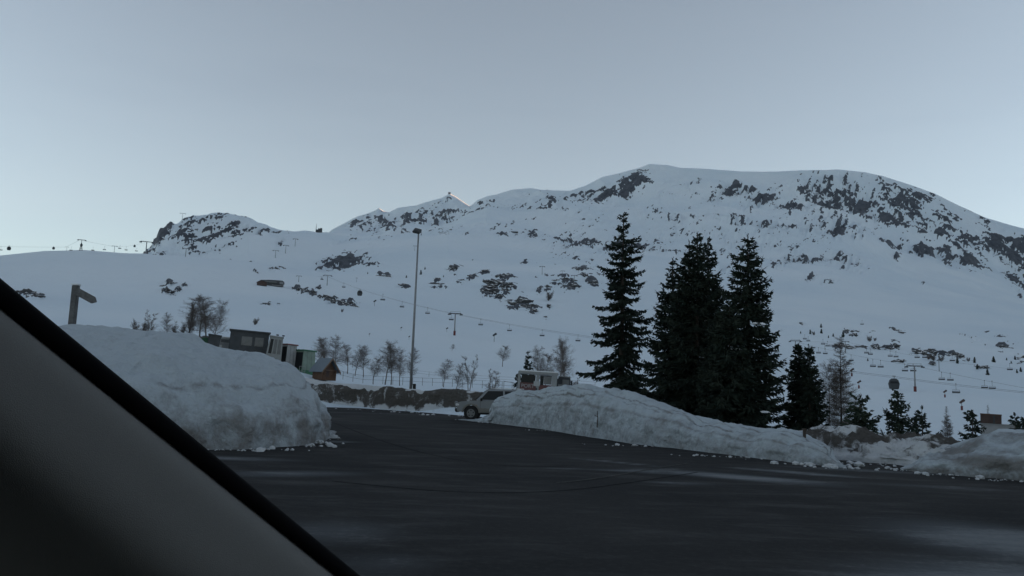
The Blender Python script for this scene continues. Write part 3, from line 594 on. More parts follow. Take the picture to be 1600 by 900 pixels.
#--PART2--
# ------------------------------------------------------------------ conifers
def diamonds(P0, D, Ln, W, up):
    """narrow leaf-shaped blades: start, unit direction, length, half width, side vector"""
    P1 = P0 + D * Ln[:, None]; mid = P0 + D * (Ln * .45)[:, None]
    V = np.stack([P0, mid + up * W[:, None], P1, mid - up * W[:, None]], 1).reshape(-1, 3)
    return V
def unit(a): return a / (np.linalg.norm(a, axis=-1, keepdims=True) + 1e-9)
def conifer_blades(H, Rb, seed, zlow=.04, droop=.35, whorl=.24, step=.09, tw=.42, blade=.30, width=.045, gaps=.12, kinks=.22, crown_pow=.85, upturn=.25, keep=None):
    g = np.random.default_rng(seed); P0s, Ds, Ls, Ws, Ss = [], [], [], [], []
    tips = []; z = H * zlow; ph = g.uniform(0, 6)
    lobes = g.uniform(.8, 1.12, 9)
    while z < H * .985:
        f = z / H; prof = (1 - f) ** crown_pow * min(1, .55 + f * 4)
        nb = 6 if f < .8 else 4; ph += g.uniform(.4, .9)
        for b in range(nb):
            if g.random() < gaps: continue
            phi = ph + b * 2 * math.pi / nb + g.normal(0, .18); zz_ = z + g.normal(0, whorl * .35)
            Lb = Rb * prof * lobes[int(phi * 9 / (2 * math.pi)) % 9] * (1 + g.normal(0, kinks)) + .06
            Lb = max(Lb, .08)
            d = np.array([math.cos(phi), math.sin(phi), 0]); sd_ = np.array([-d[1], d[0], 0])
            up0 = .55 * max(0, f - .55) - droop * (1 - f) * 1.0
            k = max(3, int(Lb / step)); t = (np.arange(k) + g.random(k)) / k
            hz = Lb * t; vz = Lb * (up0 * t + upturn * t * t * (1 - .3 * f)) * 1.0 - .12 * Lb * np.sin(t * 3.1)
            P = d[None] * hz[:, None] + np.array([0, 0, 1.])[None] * (zz_ + vz)[:, None]
            tan = unit(d[None] * np.ones(k)[:, None] + np.array([0, 0, 1.])[None] * (up0 + 2 * upturn * t)[:, None])
            for sgn in (-1, 1):
                l = (tw * Lb * (1 - t) ** .6 * np.clip(t * 4, .4, 1) + blade * .35) * g.uniform(.6, 1.25, k); l = np.minimum(l, .75)
                dr = unit(tan * .75 + sd_[None] * sgn * g.uniform(.5, 1.1, k)[:, None] + np.array([0, 0, -1.])[None] * g.uniform(.05, .55, k)[:, None])
                nseg = max(1, int(round(l.max() / blade)))
                for q in range(nseg):
                    st = P + dr * (l * q / nseg)[:, None] + g.normal(0, .02, P.shape)
                    for rot in (0, 1):
                        sv_ = unit(np.cross(dr, [0, 0, 1.]) + g.normal(0, .25, P.shape)) if rot == 0 else unit(np.cross(np.cross(dr, [0, 0, 1.]), dr) + g.normal(0, .25, P.shape))
                        P0s.append(st); Ds.append(unit(dr + g.normal(0, .14, dr.shape))); Ls.append(l / nseg * 1.35); Ws.append(np.full(k, width) * g.uniform(.6, 1.3, k)); Ss.append(sv_)
            # hanging sprays below the bough
            dn = unit(np.array([0, 0, -1.])[None] + tan * .3 + g.normal(0, .3, P.shape))
            P0s.append(P); Ds.append(dn); Ls.append(g.uniform(.5, 1.2, k) * blade * min(1, .35 + Lb)); Ws.append(np.full(k, width)); Ss.append(unit(np.cross(dn, g.normal(0, 1, P.shape))))
            # the spray at the tip
            m = 4; tp = np.repeat((d * Lb + np.array([0, 0, zz_ + Lb * (up0 + upturn)]))[None] * 1.0, m, 0)
            e = P[np.argmax(t)][None].repeat(m, 0); dd = unit(tan[np.argmax(t)][None] + g.normal(0, .3, (m, 3)))
            P0s.append(e); Ds.append(dd); Ls.append(g.uniform(.6, 1.2, m) * blade * min(1, .3 + Lb)); Ws.append(np.full(m, width * .8)); Ss.append(unit(np.cross(dd, [0, 0, 1.]) + 1e-3))
            tips.append((e[0], Lb, f))
        z += whorl * (1 - .45 * f) * g.uniform(.8, 1.2)
    # leader
    k = 14; e = np.stack([np.zeros(k), np.zeros(k), H * (.93 + .07 * np.linspace(0, 1, k))], -1); a = g.uniform(0, 6.28, k)
    dd = unit(np.stack([np.cos(a) * .7, np.sin(a) * .7, np.full(k, .9)], -1)); P0s.append(e); Ds.append(dd); Ls.append(np.full(k, blade * .45)); Ws.append(np.full(k, width * .6)); Ss.append(unit(np.cross(dd, [0, 0, 1.]) + 1e-3))
    V = diamonds(np.concatenate(P0s), np.concatenate(Ds), np.concatenate(Ls), np.concatenate(Ws), np.concatenate(Ss))
    return V, tips
def quads(V): return np.arange(len(V)).reshape(-1, 4)
def trunk_mb(H, r, lean=0.0):
    return MB().tube([(0, 0, -.4), (0, 0, H * .3), (0, 0, H * .7), (0, 0, H * 1.0)], r, r * .12, 7)
def conifer(name, H, Rb, seed, label, cat, base, group=None, m='needle', snow=0, trunk=True, lean=(0, 0), **kw):
    root = empty(name, base, 0); V, tips = conifer_blades(H, Rb, seed, **kw)
    np_mesh('crown', V, quads(V), M[m], root)
    if trunk: trunk_mb(H, H * .014 + .02).build('trunk', M['bark'], root, smooth=True)
    if snow:
        g = random.Random(seed); c = [t for t in tips if t[2] < .62 and t[0][1] < -.1 and t[1] > .7]
        for k in range(min(snow, len(c))):
            e, Lb, f = c[g.randrange(len(c))]; p = Vector(e) * .9; p.z = e[2] + .05; w = g.uniform(.12, .26)
            lump_obj('snow_clump', p, (w * 1.2, w * .8, w * .22), M['snow'], 90 + k, parent=root, sub=2, rz=math.atan2(e[1], e[0]) + 1.57, rough_=.9)
    root.rotation_euler = (lean[0], lean[1], 0)
    return tag(root, label, cat, group)
def tip_h(px, py, base):
    a, e = azel(px, py); return EYE + math.hypot(base.x, base.y) * math.tan(e) - base.z

# the tall spruces behind the long bank
def tall(px, py, dist, half_px, seed, label, **kw):
    b = stand(px, dist, py + 150); b.z = max(b.z, -.2) - .1; H = tip_h(px, py, b)
    return conifer('spruce_tree', H, half_px * 1.3 / F * dist, seed, label, 'spruce', b, 'tall spruces behind the snow bank', **kw)
tall(972, 333, 49, 43, 101, 'slender dark spruce with drooping boughs, standing apart left of the dense clump', droop=.62, upturn=.10, whorl=.42, gaps=.10, kinks=.34, crown_pow=.72, tw=.34, step=.075, width=.05)
tall(1050, 404, 44, 44, 102, 'short spruce at the left flank of the dense clump, top well below its neighbours', whorl=.34, step=.075, crown_pow=.92, kinks=.3, droop=.5, gaps=.12, snow=1)
tall(1076, 376, 42, 52, 103, 'dark spruce with thin spiky leader, second from the left in the dense clump', whorl=.34, step=.075, crown_pow=.92, kinks=.3, droop=.5, gaps=.12, snow=1)
tall(1089, 364, 41, 56, 104, 'tallest spruce of the dense clump, needle thin tip in its middle', whorl=.34, step=.075, crown_pow=.92, kinks=.3, droop=.5, gaps=.12, snow=1)
tall(1106, 374, 43, 52, 105, 'dark spruce tucked right behind the tallest one of the clump', whorl=.34, step=.075, crown_pow=.92, kinks=.3, droop=.5, gaps=.12, snow=1)
tall(1169, 368, 38, 60, 106, 'broad dark spruce with layered boughs, right edge of the dense clump', whorl=.34, step=.075, crown_pow=.70, droop=.5, gaps=.08, snow=3, kinks=.17)
tall(1140, 470, 37, 50, 107, 'low dense spruce filling the foot of the clump behind the bank', whorl=.24, step=.075, crown_pow=.7, snow=1)
tall(1249, 538, 40, 21, 108, 'medium spruce with pointed top, left one of the close pair beside the bare larch', whorl=.2, step=.07, crown_pow=.75)
tall(1266, 540, 39, 19, 109, 'medium spruce with pointed top, right one of the close pair beside the bare larch', whorl=.2, step=.07, crown_pow=.75)
def small(name, px, py, dist, half_px, seed, label, cat='conifer', group='small conifers behind the dirty snow heap', **kw):
    b = stand(px, dist, py + 60); H = tip_h(px, py, b)
    return conifer(name, H, half_px / F * dist, seed, label, cat, b, group, **kw)
small('pine_tree', 1341, 618, 38, 24, 111, 'bushy dark pine with uneven rounded crown right of the bare larch', 'pine', m='needle2', whorl=.24, droop=-.25, crown_pow=.45, kinks=.4, blade=.26, width=.05, gaps=.3, lean=(0, .05))
small('pine_tree', 1404, 615, 44, 22, 112, 'dark pine with upturned branches between the bushy pine and a small spruce', 'pine', m='needle2', whorl=.24, droop=-.35, crown_pow=.6, kinks=.28, blade=.28, width=.05, gaps=.2)
small('fir_tree', 1427, 655, 41, 14, 119, 'low dark fir bush squeezed beside the upturned pine', 'fir', m='needle2', whorl=.26, droop=-.1, crown_pow=.5, kinks=.4, gaps=.2)
small('spruce_tree', 1442, 636, 40, 22, 113, 'young spruce with long low left and right boughs below the ski slope', 'spruce', whorl=.36, droop=.1, gaps=.28, kinks=.35, crown_pow=.9)
small('spruce_tree', 1521, 643, 42, 19, 114, 'young spruce with open tiers just left of the brown kiosk', 'spruce', whorl=.34, droop=.12, gaps=.25, kinks=.3, crown_pow=.85)
small('spruce_tree', 1588, 647, 44, 13, 115, 'small spruce right of the brown kiosk, left of a darker one', 'spruce', whorl=.32, gaps=.2, crown_pow=.85)
small('spruce_tree', 1600, 655, 41, 16, 116, 'dark small spruce cut by the right edge of the photo', 'spruce', whorl=.28, gaps=.12, crown_pow=.7)
small('spruce_tree', 823, 551, 86, 12, 117, 'small dark conifer rising behind the red and white cabin', 'spruce', None, whorl=.4, step=.1, crown_pow=.8, width=.07, blade=.4)
small('spruce_tree', 807, 585, 76, 6, 118, 'narrow dark conifer at the left side of the red and white cabin', 'spruce', None, whorl=.35, step=.1, crown_pow=.5, width=.07)
small('spruce_tree', 463, 546, 112, 5, 120, 'tiny conifer tip showing over the green cabin', 'spruce', None, whorl=.5, step=.14, width=.09)
# little trees dotted over the slope: one mesh each of three kinds, copied
def mini(seed, whorl=.5): 
    V, _ = conifer_blades(5.0, 1.35, seed, whorl=whorl, step=.24, blade=.6, width=.15, tw=.5, gaps=.05, crown_pow=.75); return V
minis = [(mini(s), None) for s in (131, 132, 133)]
mini_me = []
for V, _ in minis:
    o = np_mesh('mini', V, quads(V), M['needle']); mini_me.append(o.data); bpy.data.objects.remove(o)
def put_mini(px, py, basey, k, label, grp='tiny conifers on the ski slope'):
    b = hit(px, basey); H = max(tip_h(px, py, b), 1.5)
    o = bpy.data.objects.new('spruce_tree', mini_me[k % 3]); scene.collection.objects.link(o)
    o.location = b; o.scale = (H / 5,) * 3; o.rotation_euler = (0, 0, k * 1.7)
    return tag(o, label, 'spruce', grp)
for k, (px, py, by, lab) in enumerate([
    (1283, 506, 512, 'tiny conifer on the slope, upper one of two above the spruce pair'), (1283.5, 514, 521, 'tiny conifer on the slope, lower one of two above the spruce pair'),
    (1266, 515, 522, 'dark round tiny conifer left of the two stacked ones'), (1251, 518, 521, 'smallest tiny conifer far left of the slope group over the spruce pair'),
    (1302, 521, 526, 'tiny round conifer midway between spruce pair and larch tip'), (1294.5, 524, 528, 'very small conifer just left of the round one'),
    (1317.5, 518, 527, 'tiny pointed conifer in the thicket at the larch tip'),
    (1496, 559, 568, 'tiny conifer beside the grey thicket, right of the slender lift mast'), (1523, 558, 567, 'pointed tiny conifer alone right of the grey thicket'),
    (1552.5, 557, 566, 'roundish tiny conifer under the far right slope'), (1543, 577, 586, 'tiny conifer below a snowy ledge, above the cable'),
    (1527, 569, 577, 'dark tiny conifer touching a small rock'), (1586, 556, 562, 'tiny conifer high near the right edge'), (1580, 564, 568, 'smallest tiny conifer near the right edge'),
    (1589, 577, 583, 'dense tiny conifer in the pair by the right edge'), (1595, 574, 581, 'tiny conifer behind the dense one by the right edge'),
    (1573, 559, 563, 'very small conifer left of the one high near the right edge'), (657.5, 422, 429, 'tiny conifer right behind the lamp post on the upper slope'),
    (664, 417, 421, 'tiny leaning conifer above the one behind the lamp post'), (635, 430, 434, 'tiny conifer left of the lamp post on the upper slope'), (693, 430, 433, 'tiny conifer between the lamp post and a dark shrubby rock'),
    (574.5, 425, 428, 'tiny conifer stub over the cabin line'), (1356, 560, 564, 'tiny conifer stub between two lift chairs right of the larch')]):
    put_mini(px, py, by, k, lab)

# ------------------------------------------------------------------ bare trees
def segs_mesh(name, segs, m, parent):
    """segs: n x 8 (p0, p1, r0, r1) -> three-sided tapering twigs"""
    S = np.array(segs); p0, p1, r0, r1 = S[:, :3], S[:, 3:6], S[:, 6], S[:, 7]
    d = unit(p1 - p0); a = unit(np.cross(d, np.array([.31, .52, .79])[None] + 0 * d)); b = np.cross(d, a)
    V = []
    for P, r in ((p0, r0), (p1, r1)):
        for j in range(3):
            w = 2 * math.pi * j / 3; V.append(P + (a * math.cos(w) + b * math.sin(w)) * r[:, None])
    V = np.stack(V, 1).reshape(-1, 3); n_ = len(S); o6 = np.arange(n_)[:, None] * 6
    Q = np.concatenate([o6 + np.array([[j, (j + 1) % 3, 3 + (j + 1) % 3, 3 + j]]) for j in range(3)])
    return np_mesh(name, V, Q, m, parent)
def grow(g, p, d, l, r, lev, out, spread, up, kids, maxlev, wob=.12):
    k = 4 if lev < 2 else 3; q = np.array(p, float); d = np.array(d, float)
    for i in range(k):
        d = unit(d + g.normal(0, wob, 3) + np.array([0, 0, up])); e = q + d * l / k
        r1 = r * (1 - .75 * (i + 1) / k); r0 = r * (1 - .75 * i / k); out.append([*q, *e, r0, r1])
        if lev < maxlev:
            for _ in range(kids[lev]):
                if i == 0 and lev == 0: continue
                a = g.uniform(0, 6.28); o = np.array([math.cos(a), math.sin(a), g.normal(.1, .25)])
                o = unit(o - d * np.dot(o, d) * .8); nd = unit(d * math.cos(spread) + o * math.sin(spread))
                f = g.uniform(0, 1); grow(g, q + (e - q) * f, nd, l * g.uniform(.38, .6) * (1.1 - .5 * i / k), max(r1 * .6, .008), lev + 1, out, spread * 1.05, up, kids, maxlev, wob)
        q = e
def bare_variant(kind, seed):
    g = np.random.default_rng(seed); tr, br = [], []
    H = 6.0
    if kind in ('birch', 'poplar', 'bush', 'sapling'):
        stems = dict(birch=1, poplar=2, bush=6, sapling=2)[kind]; sp = dict(birch=.8, poplar=.5, bush=.6, sapling=.6)[kind]
        for s in range(stems):
            a = g.uniform(0, 6.28); tilt = dict(birch=.06, poplar=.10, bush=.45, sapling=.22)[kind]
            d = unit(np.array([math.cos(a) * tilt, math.sin(a) * tilt, 1])); q = np.array([0, 0, -.15]); chain = [q]; tr.append((chain, .075 if kind != 'bush' else .04))
            
            L_ = H * (1 if s == 0 else g.uniform(.7, .95)); k = 12; r = .075 if kind != 'bush' else .04
            for i in range(k):
                d = unit(d + g.normal(0, .035, 3) + np.array([0, 0, .08])); e = q + d * L_ / k; f = i / k
                chain.append(e)
                nk = 0 if f < (.18 if kind != 'bush' else .05) else dict(birch=4, poplar=4, bush=3, sapling=2)[kind]
                for _ in range(nk):
                    a = g.uniform(0, 6.28); o = np.array([math.cos(a), math.sin(a), .1]); nd = unit(d * math.cos(sp) + o * math.sin(sp))
                    ln = dict(birch=2.5, poplar=1.5, bush=1.7, sapling=1.5)[kind] * (1 - f * .72) * min(1, .45 + f * 2) * g.uniform(.6, 1.15)
                    grow(g, q + (e - q) * g.random(), nd, ln, .022 * (1.2 - f), 1, br, sp * .9, .03, [0, 3, 3, 0], 3, .18)
                q = e
    else:                                                          # larch: straight stem, fine level branches
        k = 26; r = .09; H = 9.0; tr.append(([(0, 0, -.2), (0, 0, H * .5), (0, 0, H)], r))
        for i in range(k):
            f = i / k; z0, z1 = H * f - .2, H * (i + 1) / k
            if f < .05: continue
            for _ in range(7):
                a = g.uniform(0, 6.28); ln = 2.0 * (1 - f) ** .75 * g.uniform(.55, 1.1) + .1; nd = unit(np.array([math.cos(a), math.sin(a), g.normal(.02, .15) + .35 * f]))
                grow(g, np.array([0, 0, z0 + (z1 - z0) * g.random()]), nd, ln, .02 * (1.15 - f), 1, br, .8, .05 if f > .3 else -.02, [0, 4, 2, 0], 2 if f > .7 else 3, .1)
    return H, tr, br
BARE = {}
for kind, seed in (('birch', 1), ('birch', 2), ('birch', 6), ('poplar', 3), ('bush', 4), ('sapling', 5), ('larch', 7)):
    H, tr, br = bare_variant(kind, seed + 200); key = kind + str(sum(k.startswith(kind) for k in BARE))
    thick = .8 if kind == 'larch' else .55
    br = [[*b[:6], max(b[6], .006) * thick, max(b[7], .004) * thick] for b in br]
    m_ = MB()
    for ch, r in tr: m_.tube([tuple(map(float, q)) for q in ch], r, r * .1, 6)
    t = m_.build('trunk', M['birch' if kind in ('birch', 'sapling') else 'bark'], None, smooth=True); c = segs_mesh('crown', br, M['larch' if kind == 'larch' else 'twig'], None)
    BARE[key] = (H, t.data, c.data); bpy.data.objects.remove(t); bpy.data.objects.remove(c)
def bare(key, px, py, dist, label, cat='bare tree', group=None, basey=None, lean=(0, 0), rz=None, name='bare_tree', wide=1.0):
    b = hit(px, basey) if basey else stand(px, dist, py + 40)
    if dist and basey: b = at(px, basey, dist); b.z = zat(b.x, b.y)
    H0, t, c = BARE[key]; H = tip_h(px, py, b); root = empty(name, b, rz if rz is not None else px * .37); s = H / H0
    root.scale = (s * wide, s * wide, s)
    for nm, me in (('trunk', t), ('crown', c)):
        o = bpy.data.objects.new(nm, me); scene.collection.objects.link(o); o.parent = root
    root.rotation_euler = (lean[0], lean[1], root.rotation_euler[2])
    return tag(root, label, cat, group)
G1 = 'bare trees across the snowy meadow'
bare('larch0', 1313, 524, 43, 'tall leafless larch with a straight stem between the spruce pair and the bushy pine', 'larch', None, name='larch_tree')
bare('larch0', 1480, 634, 46, 'small thin leafless larch between the two young spruces', 'larch', None, name='larch_tree', wide=.8)
bare('birch0', 1291, 575, 48, 'pale leafless sapling in front left of the tall larch', group=None)
bare('larch0', 1545, 632, 62, 'faint bare stem rising behind the brown kiosk', 'larch', None, name='larch_tree', wide=.5)
for key, px, py, dist, lab, kw in [
    ('poplar0', 295, 472, 100, 'thin bare poplar left of the dark poplar clump above the mound', {}),
    ('birch1', 313, 468, 97, 'dense bare tree, left half of the dark clump above the mound', dict(wide=1.3)),
    ('birch2', 323, 466, 99, 'dense bare tree in the middle of the dark clump above the mound', dict(wide=1.2)),
    ('birch1', 335, 471, 95, 'bare tree with round head at the right of the dark clump above the mound', dict(wide=.7)),
    ('birch0', 262, 491, 100, 'small leaning bare birch between the bushes and the poplars', dict(wide=.8, lean=(0, .15))),
    ('bush0', 276, 503, 98, 'low grey bush left of the thin poplar', {}),
    ('bush0', 216, 497, 96, 'low bare bush on the crest of the mound, left of the sapling', {}),
    ('sapling0', 234, 484, 97, 'thin bare sapling spreading over the mound crest', {}),
    ('birch1', 500, 531, 135, 'dense bare birch at the left of the group over the wooden hut', {}),
    ('birch2', 508, 529, 138, 'dense bare birch, second from left over the wooden hut', {}),
    ('birch0', 524, 529, 136, 'dense bare birch at the right of the group over the wooden hut', {}),
    ('birch2', 543, 540, 150, 'small bare birch just right of the group over the hut', {}),
    ('birch1', 555, 541, 150, 'small dark bare birch, middle of three right of the hut', {}),
    ('birch0', 568, 544, 150, 'small bare birch, right one of three right of the hut', {}),
    ('birch1', 603, 536, 112, 'large dark bare birch standing left of the lamp post', dict(wide=1.1)),
    ('birch2', 612, 541, 114, 'bare birch directly right of the large dark one', {}),
    ('birch2', 583, 560, 105, 'low bare birch left below the large dark one', {}),
    ('birch0', 625, 550, 108, 'slim bare birch nearly touching the lamp post on its left', dict(wide=.8)),
    ('birch1', 643, 546, 110, 'slim bare birch seen through behind the lamp post', dict(wide=.7)),
    ('birch1', 693, 563, 110, 'small round bare birch right of the lamp post', dict(wide=1.1)),
    ('sapling0', 733, 552, 66, 'thin leafless tree with a tuft at its top above the parked car', dict(wide=.8, name='bare_tree')),
    ('birch0', 711, 569, 68, 'thin bare tree leaning right, left of the one with the tuft', dict(lean=(0, .3), wide=.8)),
    ('sapling0', 770, 575, 60, 'forked leafless tree behind the car roof', dict(wide=1.2)),
    ('birch0', 843, 547, 95, 'grey bare birch over the roof of the red and white cabin', {}),
    ('birch2', 852, 555, 96, 'second grey bare birch over the cabin roof, slightly lower', {}),
    ('birch1', 874, 532, 80, 'tall twin stemmed bare tree at the right end of the cabin roof', dict(wide=.7)),
    ('birch2', 882, 536, 81, 'bare tree with straight stem close to the twin stemmed one', dict(wide=.6)),
    ('bush0', 893, 590, 72, 'low bush peeking over the long bank beside the small vehicle', {})]:
    kw['wide'] = kw.get('wide', 1.0) * 1.35; bare(key, px, py, dist, lab, group=G1, **kw)
for key, px, py, by, lab in [('birch2', 785, 541, 573, 'grey bare birch in mid slope between the lamp post and the cabin'), ('birch1', 706, 538, 549, 'tiny grey tree under the red based lift pylon'),
    ('bush0', 857, 454, 470, 'round grey shrub on the upper slope right of the dark outcrops'), ('bush0', 398, 496, 508, 'small shrub with bent stem above the dark windowed cabin'),
    ('bush0', 534, 482, 488, 'faint grey shrub below the rocky gully'), ('bush0', 1272, 517, 524, 'grey shrub beside the dark round tiny conifer'),
    ('bush0', 1359, 524, 534, 'grey shrubs on the knoll right of the larch tip'), ('bush0', 1367, 527, 533, 'low grey shrub right beside the knoll shrubs'),
    ('bush0', 1459, 551, 564, 'broad grey thicket above the slender lift mast'), ('bush0', 1471, 554, 565, 'grey thicket right half above the slender lift mast'), ('bush0', 1451, 551, 562, 'grey thicket left end above the slender lift mast'), ('bush0', 1513, 558, 565, 'low grey shrub between two tiny conifers')]:
    bare(key, px, py, None, lab, 'shrub', 'shrubs on the slope', basey=by, name='bare_shrub', wide=1.6)
# small sprig and sticks on the long bank
b = at(981, 626, 42); conifer('conifer_sprig', .42, .17, 151, 'small evergreen sprig stuck in the crest of the long snow bank', 'sprig', b, whorl=.07, step=.03, blade=.09, width=.018, trunk=False)
p = at(933, 668, 31); tag(MB().tube([p, p + Vector((.02, 0, .35)), p + Vector((0, 0, .62))], .025, .012, 5).tube([p + Vector((.01, 0, .40)), p + Vector((-.14, 0, .48))], .012, .006, 4).build('marker_stick', M['bark']), 'thin dark stick poking from the face of the long bank', 'stick')
p = at(1257, 680, 27.3); tag(MB().tube([p + Vector((0, 0, -.3)), p + Vector((0, 0, .16))], .05, .05, 6).box(p + Vector((0, 0, .18)), (.13, .13, .05)).build('marker_post', M['bark']), 'short dark stump post at the low end of the long bank', 'post')

# ------------------------------------------------------------------ rock outcrops on the middle slope
rk_lab = {0:'dark rock at the top of the left outcrop in mid slope',9:'largest dark rock slab of the right outcrop in mid slope',14:'narrow upright dark rock right of the outcrops',15:'slanting dark rock strip right of the outcrops',16:'single oval dark rock below the grey shrub',17:'dark shrubby rock on the upper slope right of the lamp post',7:'lone dark rock left above the outcrops',26:'dark grey rock beside the window pillar',44:'long thin dark rock ledge right of the lamp post'}
rock_me = []
for s in range(6):
    bm = bmesh.new(); bmesh.ops.create_icosphere(bm, subdivisions=4, radius=1); co = np.array([v.co[:] for v in bm.verts]); fs = [[v.index for v in f.verts] for f in bm.faces]; bm.free()
    k = 1 + 1.3 * fbm(co[:, 0] * 1.9 + s * 5, co[:, 1] * 1.5, co[:, 2] * 1.5, 5, s + 70); co = co * np.clip(k, .25, 2)[:, None]
    o = mesh_obj('rk', co, fs, M['rock']); rock_me.append(o.data); bpy.data.objects.remove(o)
def near_what(px, py):
    ref = [(425, 440, 'the arched lift station'), (654, 440, 'the lamp post'), (775, 450, 'the mid slope outcrop'), (262, 448, 'the scattered stones above the mound'), (510, 463, 'the rocky gully below the lift station'), (1320, 530, 'the larch tip'), (1460, 555, 'the grey thicket'), (900, 430, 'the slender spruce'), (1560, 565, 'the right slope conifers'), (1405, 530, 'the knoll right of the larch'), (50, 458, 'the window pillar'), (710, 420, 'the shrubby rock')]
    return min(ref, key=lambda r: abs(r[0] - px) + 2 * abs(r[1] - py))
groups = {}
for i, q in enumerate(ROCKS): groups.setdefault(near_what(q[0], q[1])[2], []).append(i)
ordn = 'first second third fourth fifth sixth seventh eighth ninth tenth eleventh twelfth thirteenth fourteenth fifteenth sixteenth seventeenth eighteenth nineteenth twentieth'.split()
for nm, ids in groups.items():
    ids.sort(key=lambda i: ROCKS[i][0])
    for r_, i in enumerate(ids):
        if i not in rk_lab: rk_lab[i] = '%s dark rock %s %s, %s from the left there' % ('small' if ROCKS[i][2] < 8 else 'broad', 'near', nm, ordn[r_])
for i, (px, py, a, b_) in enumerate(ROCKS):
    c = hit(px, py + b_ * .3); dist = math.hypot(c.x, c.y); s = dist / F
    o = bpy.data.objects.new('rock', rock_me[i % 6]); scene.collection.objects.link(o)
    slope = .35
    o.scale = (a * s * .82, b_ * s * 1.5, b_ * s * .85); o.location = c - Vector((0, 0, b_ * s * .28))
    o.rotation_euler = (.3, random.uniform(-.15, .15) + (.30 if 440 < px < 560 else 0), -math.atan2(c.x, c.y) + random.uniform(-.2, .2))
    tag(o, rk_lab[i], 'rock', 'rock outcrops on the slope')
# ------------------------------------------------------------------ lamp post
def lamp_post():
    b = gp(640, 641.5); H = tip_h(654.5, 365, b)
    root = empty('street_lamp', b); tag(root, 'tall thin grey lamp post with square floodlight head at the far road edge', 'street lamp')
    MB().tube([(0, 0, 0), (0, 0, H * .5), (0, 0, H)], .13, .065, 12).build('pole', M['steel'], root, smooth=True)
    MB().tube([(0, 0, 0), (0, 0, .9)], .21, .20, 12).box((0, 0, .04), (.6, .6, .08)).build('base', M['steel'], root)
    hd = MB().box((-.12, -.12, .20), (.62, .95, .17), (R(28), R(12), 0)).box((-.12, -.14, .30), (.42, .7, .06), (R(28), R(12), 0)).build('lamp_head', M['dsteel'], root, bevel=.03)
    hd.location = (0, 0, H)
    g = MB().box((-.14, -.08, .105), (.52, .82, .012), (R(28), R(12), 0)).build('lamp_glass', M['lampglass'], hd)
    MB().tube([(.22, .1, -.1), (.22, .3, .22), (0, 0, -.05)], .04, .04, 6).build('bracket', M['dsteel'], root).location = (0, 0, H)
    MB().box((.30, -.05, 1.95), (.26, .16, .55)).build('switch_box', M['black'], root, bevel=.02)
    MB().tube([(0, 0, 1.72), (0, 0, 1.78)], .19, .19, 10).build('strap', M['dsteel'], root)
lamp_post()

# ------------------------------------------------------------------ signpost on the mound
def signpost():
    b = at(112, 512, 31.5); b.z -= .35; top = at(120, 446, 31.5); d = (top - b)
    root = empty('signpost', b); tag(root, 'frosty wooden signpost with one drooping arrow board on the left snow mound', 'signpost')
    MB().box((0, 0, d.z / 2), (.20, .20, d.z)).build('post', M['oldwood'], root, bevel=.02)
    rgt = Vector((d.y, -d.x, 0)); 
    x = at(165, 475, 31.5) - b; s0 = Vector((.08, -.16, d.z - .2)); v = Vector((x.x, -.2, x.z)) - s0; n_ = v.normalized(); up = Vector((-n_.z, 0, n_.x)) * .125
    L_ = v.length; prof = [s0 - up * 1.0, s0 + v * ((L_ - .14) / L_) - up, s0 + v, s0 + v * ((L_ - .14) / L_) + up, s0 + up]
    back = [p + Vector((0, .07, 0)) for p in prof]; k = 5
    MB().add(prof + back, [(0, 1, 2, 3, 4), (9, 8, 7, 6, 5)] + [(i, i + 5, (i + 1) % 5 + 5, (i + 1) % 5) for i in range(5)]).build('arrow_board', M['oldwood'], root, bevel=.01)
    MB().box((0, 0, d.z + .025), (.26, .26, .05)).build('snow_cap', M['snow'], root, bevel=.02)
signpost()

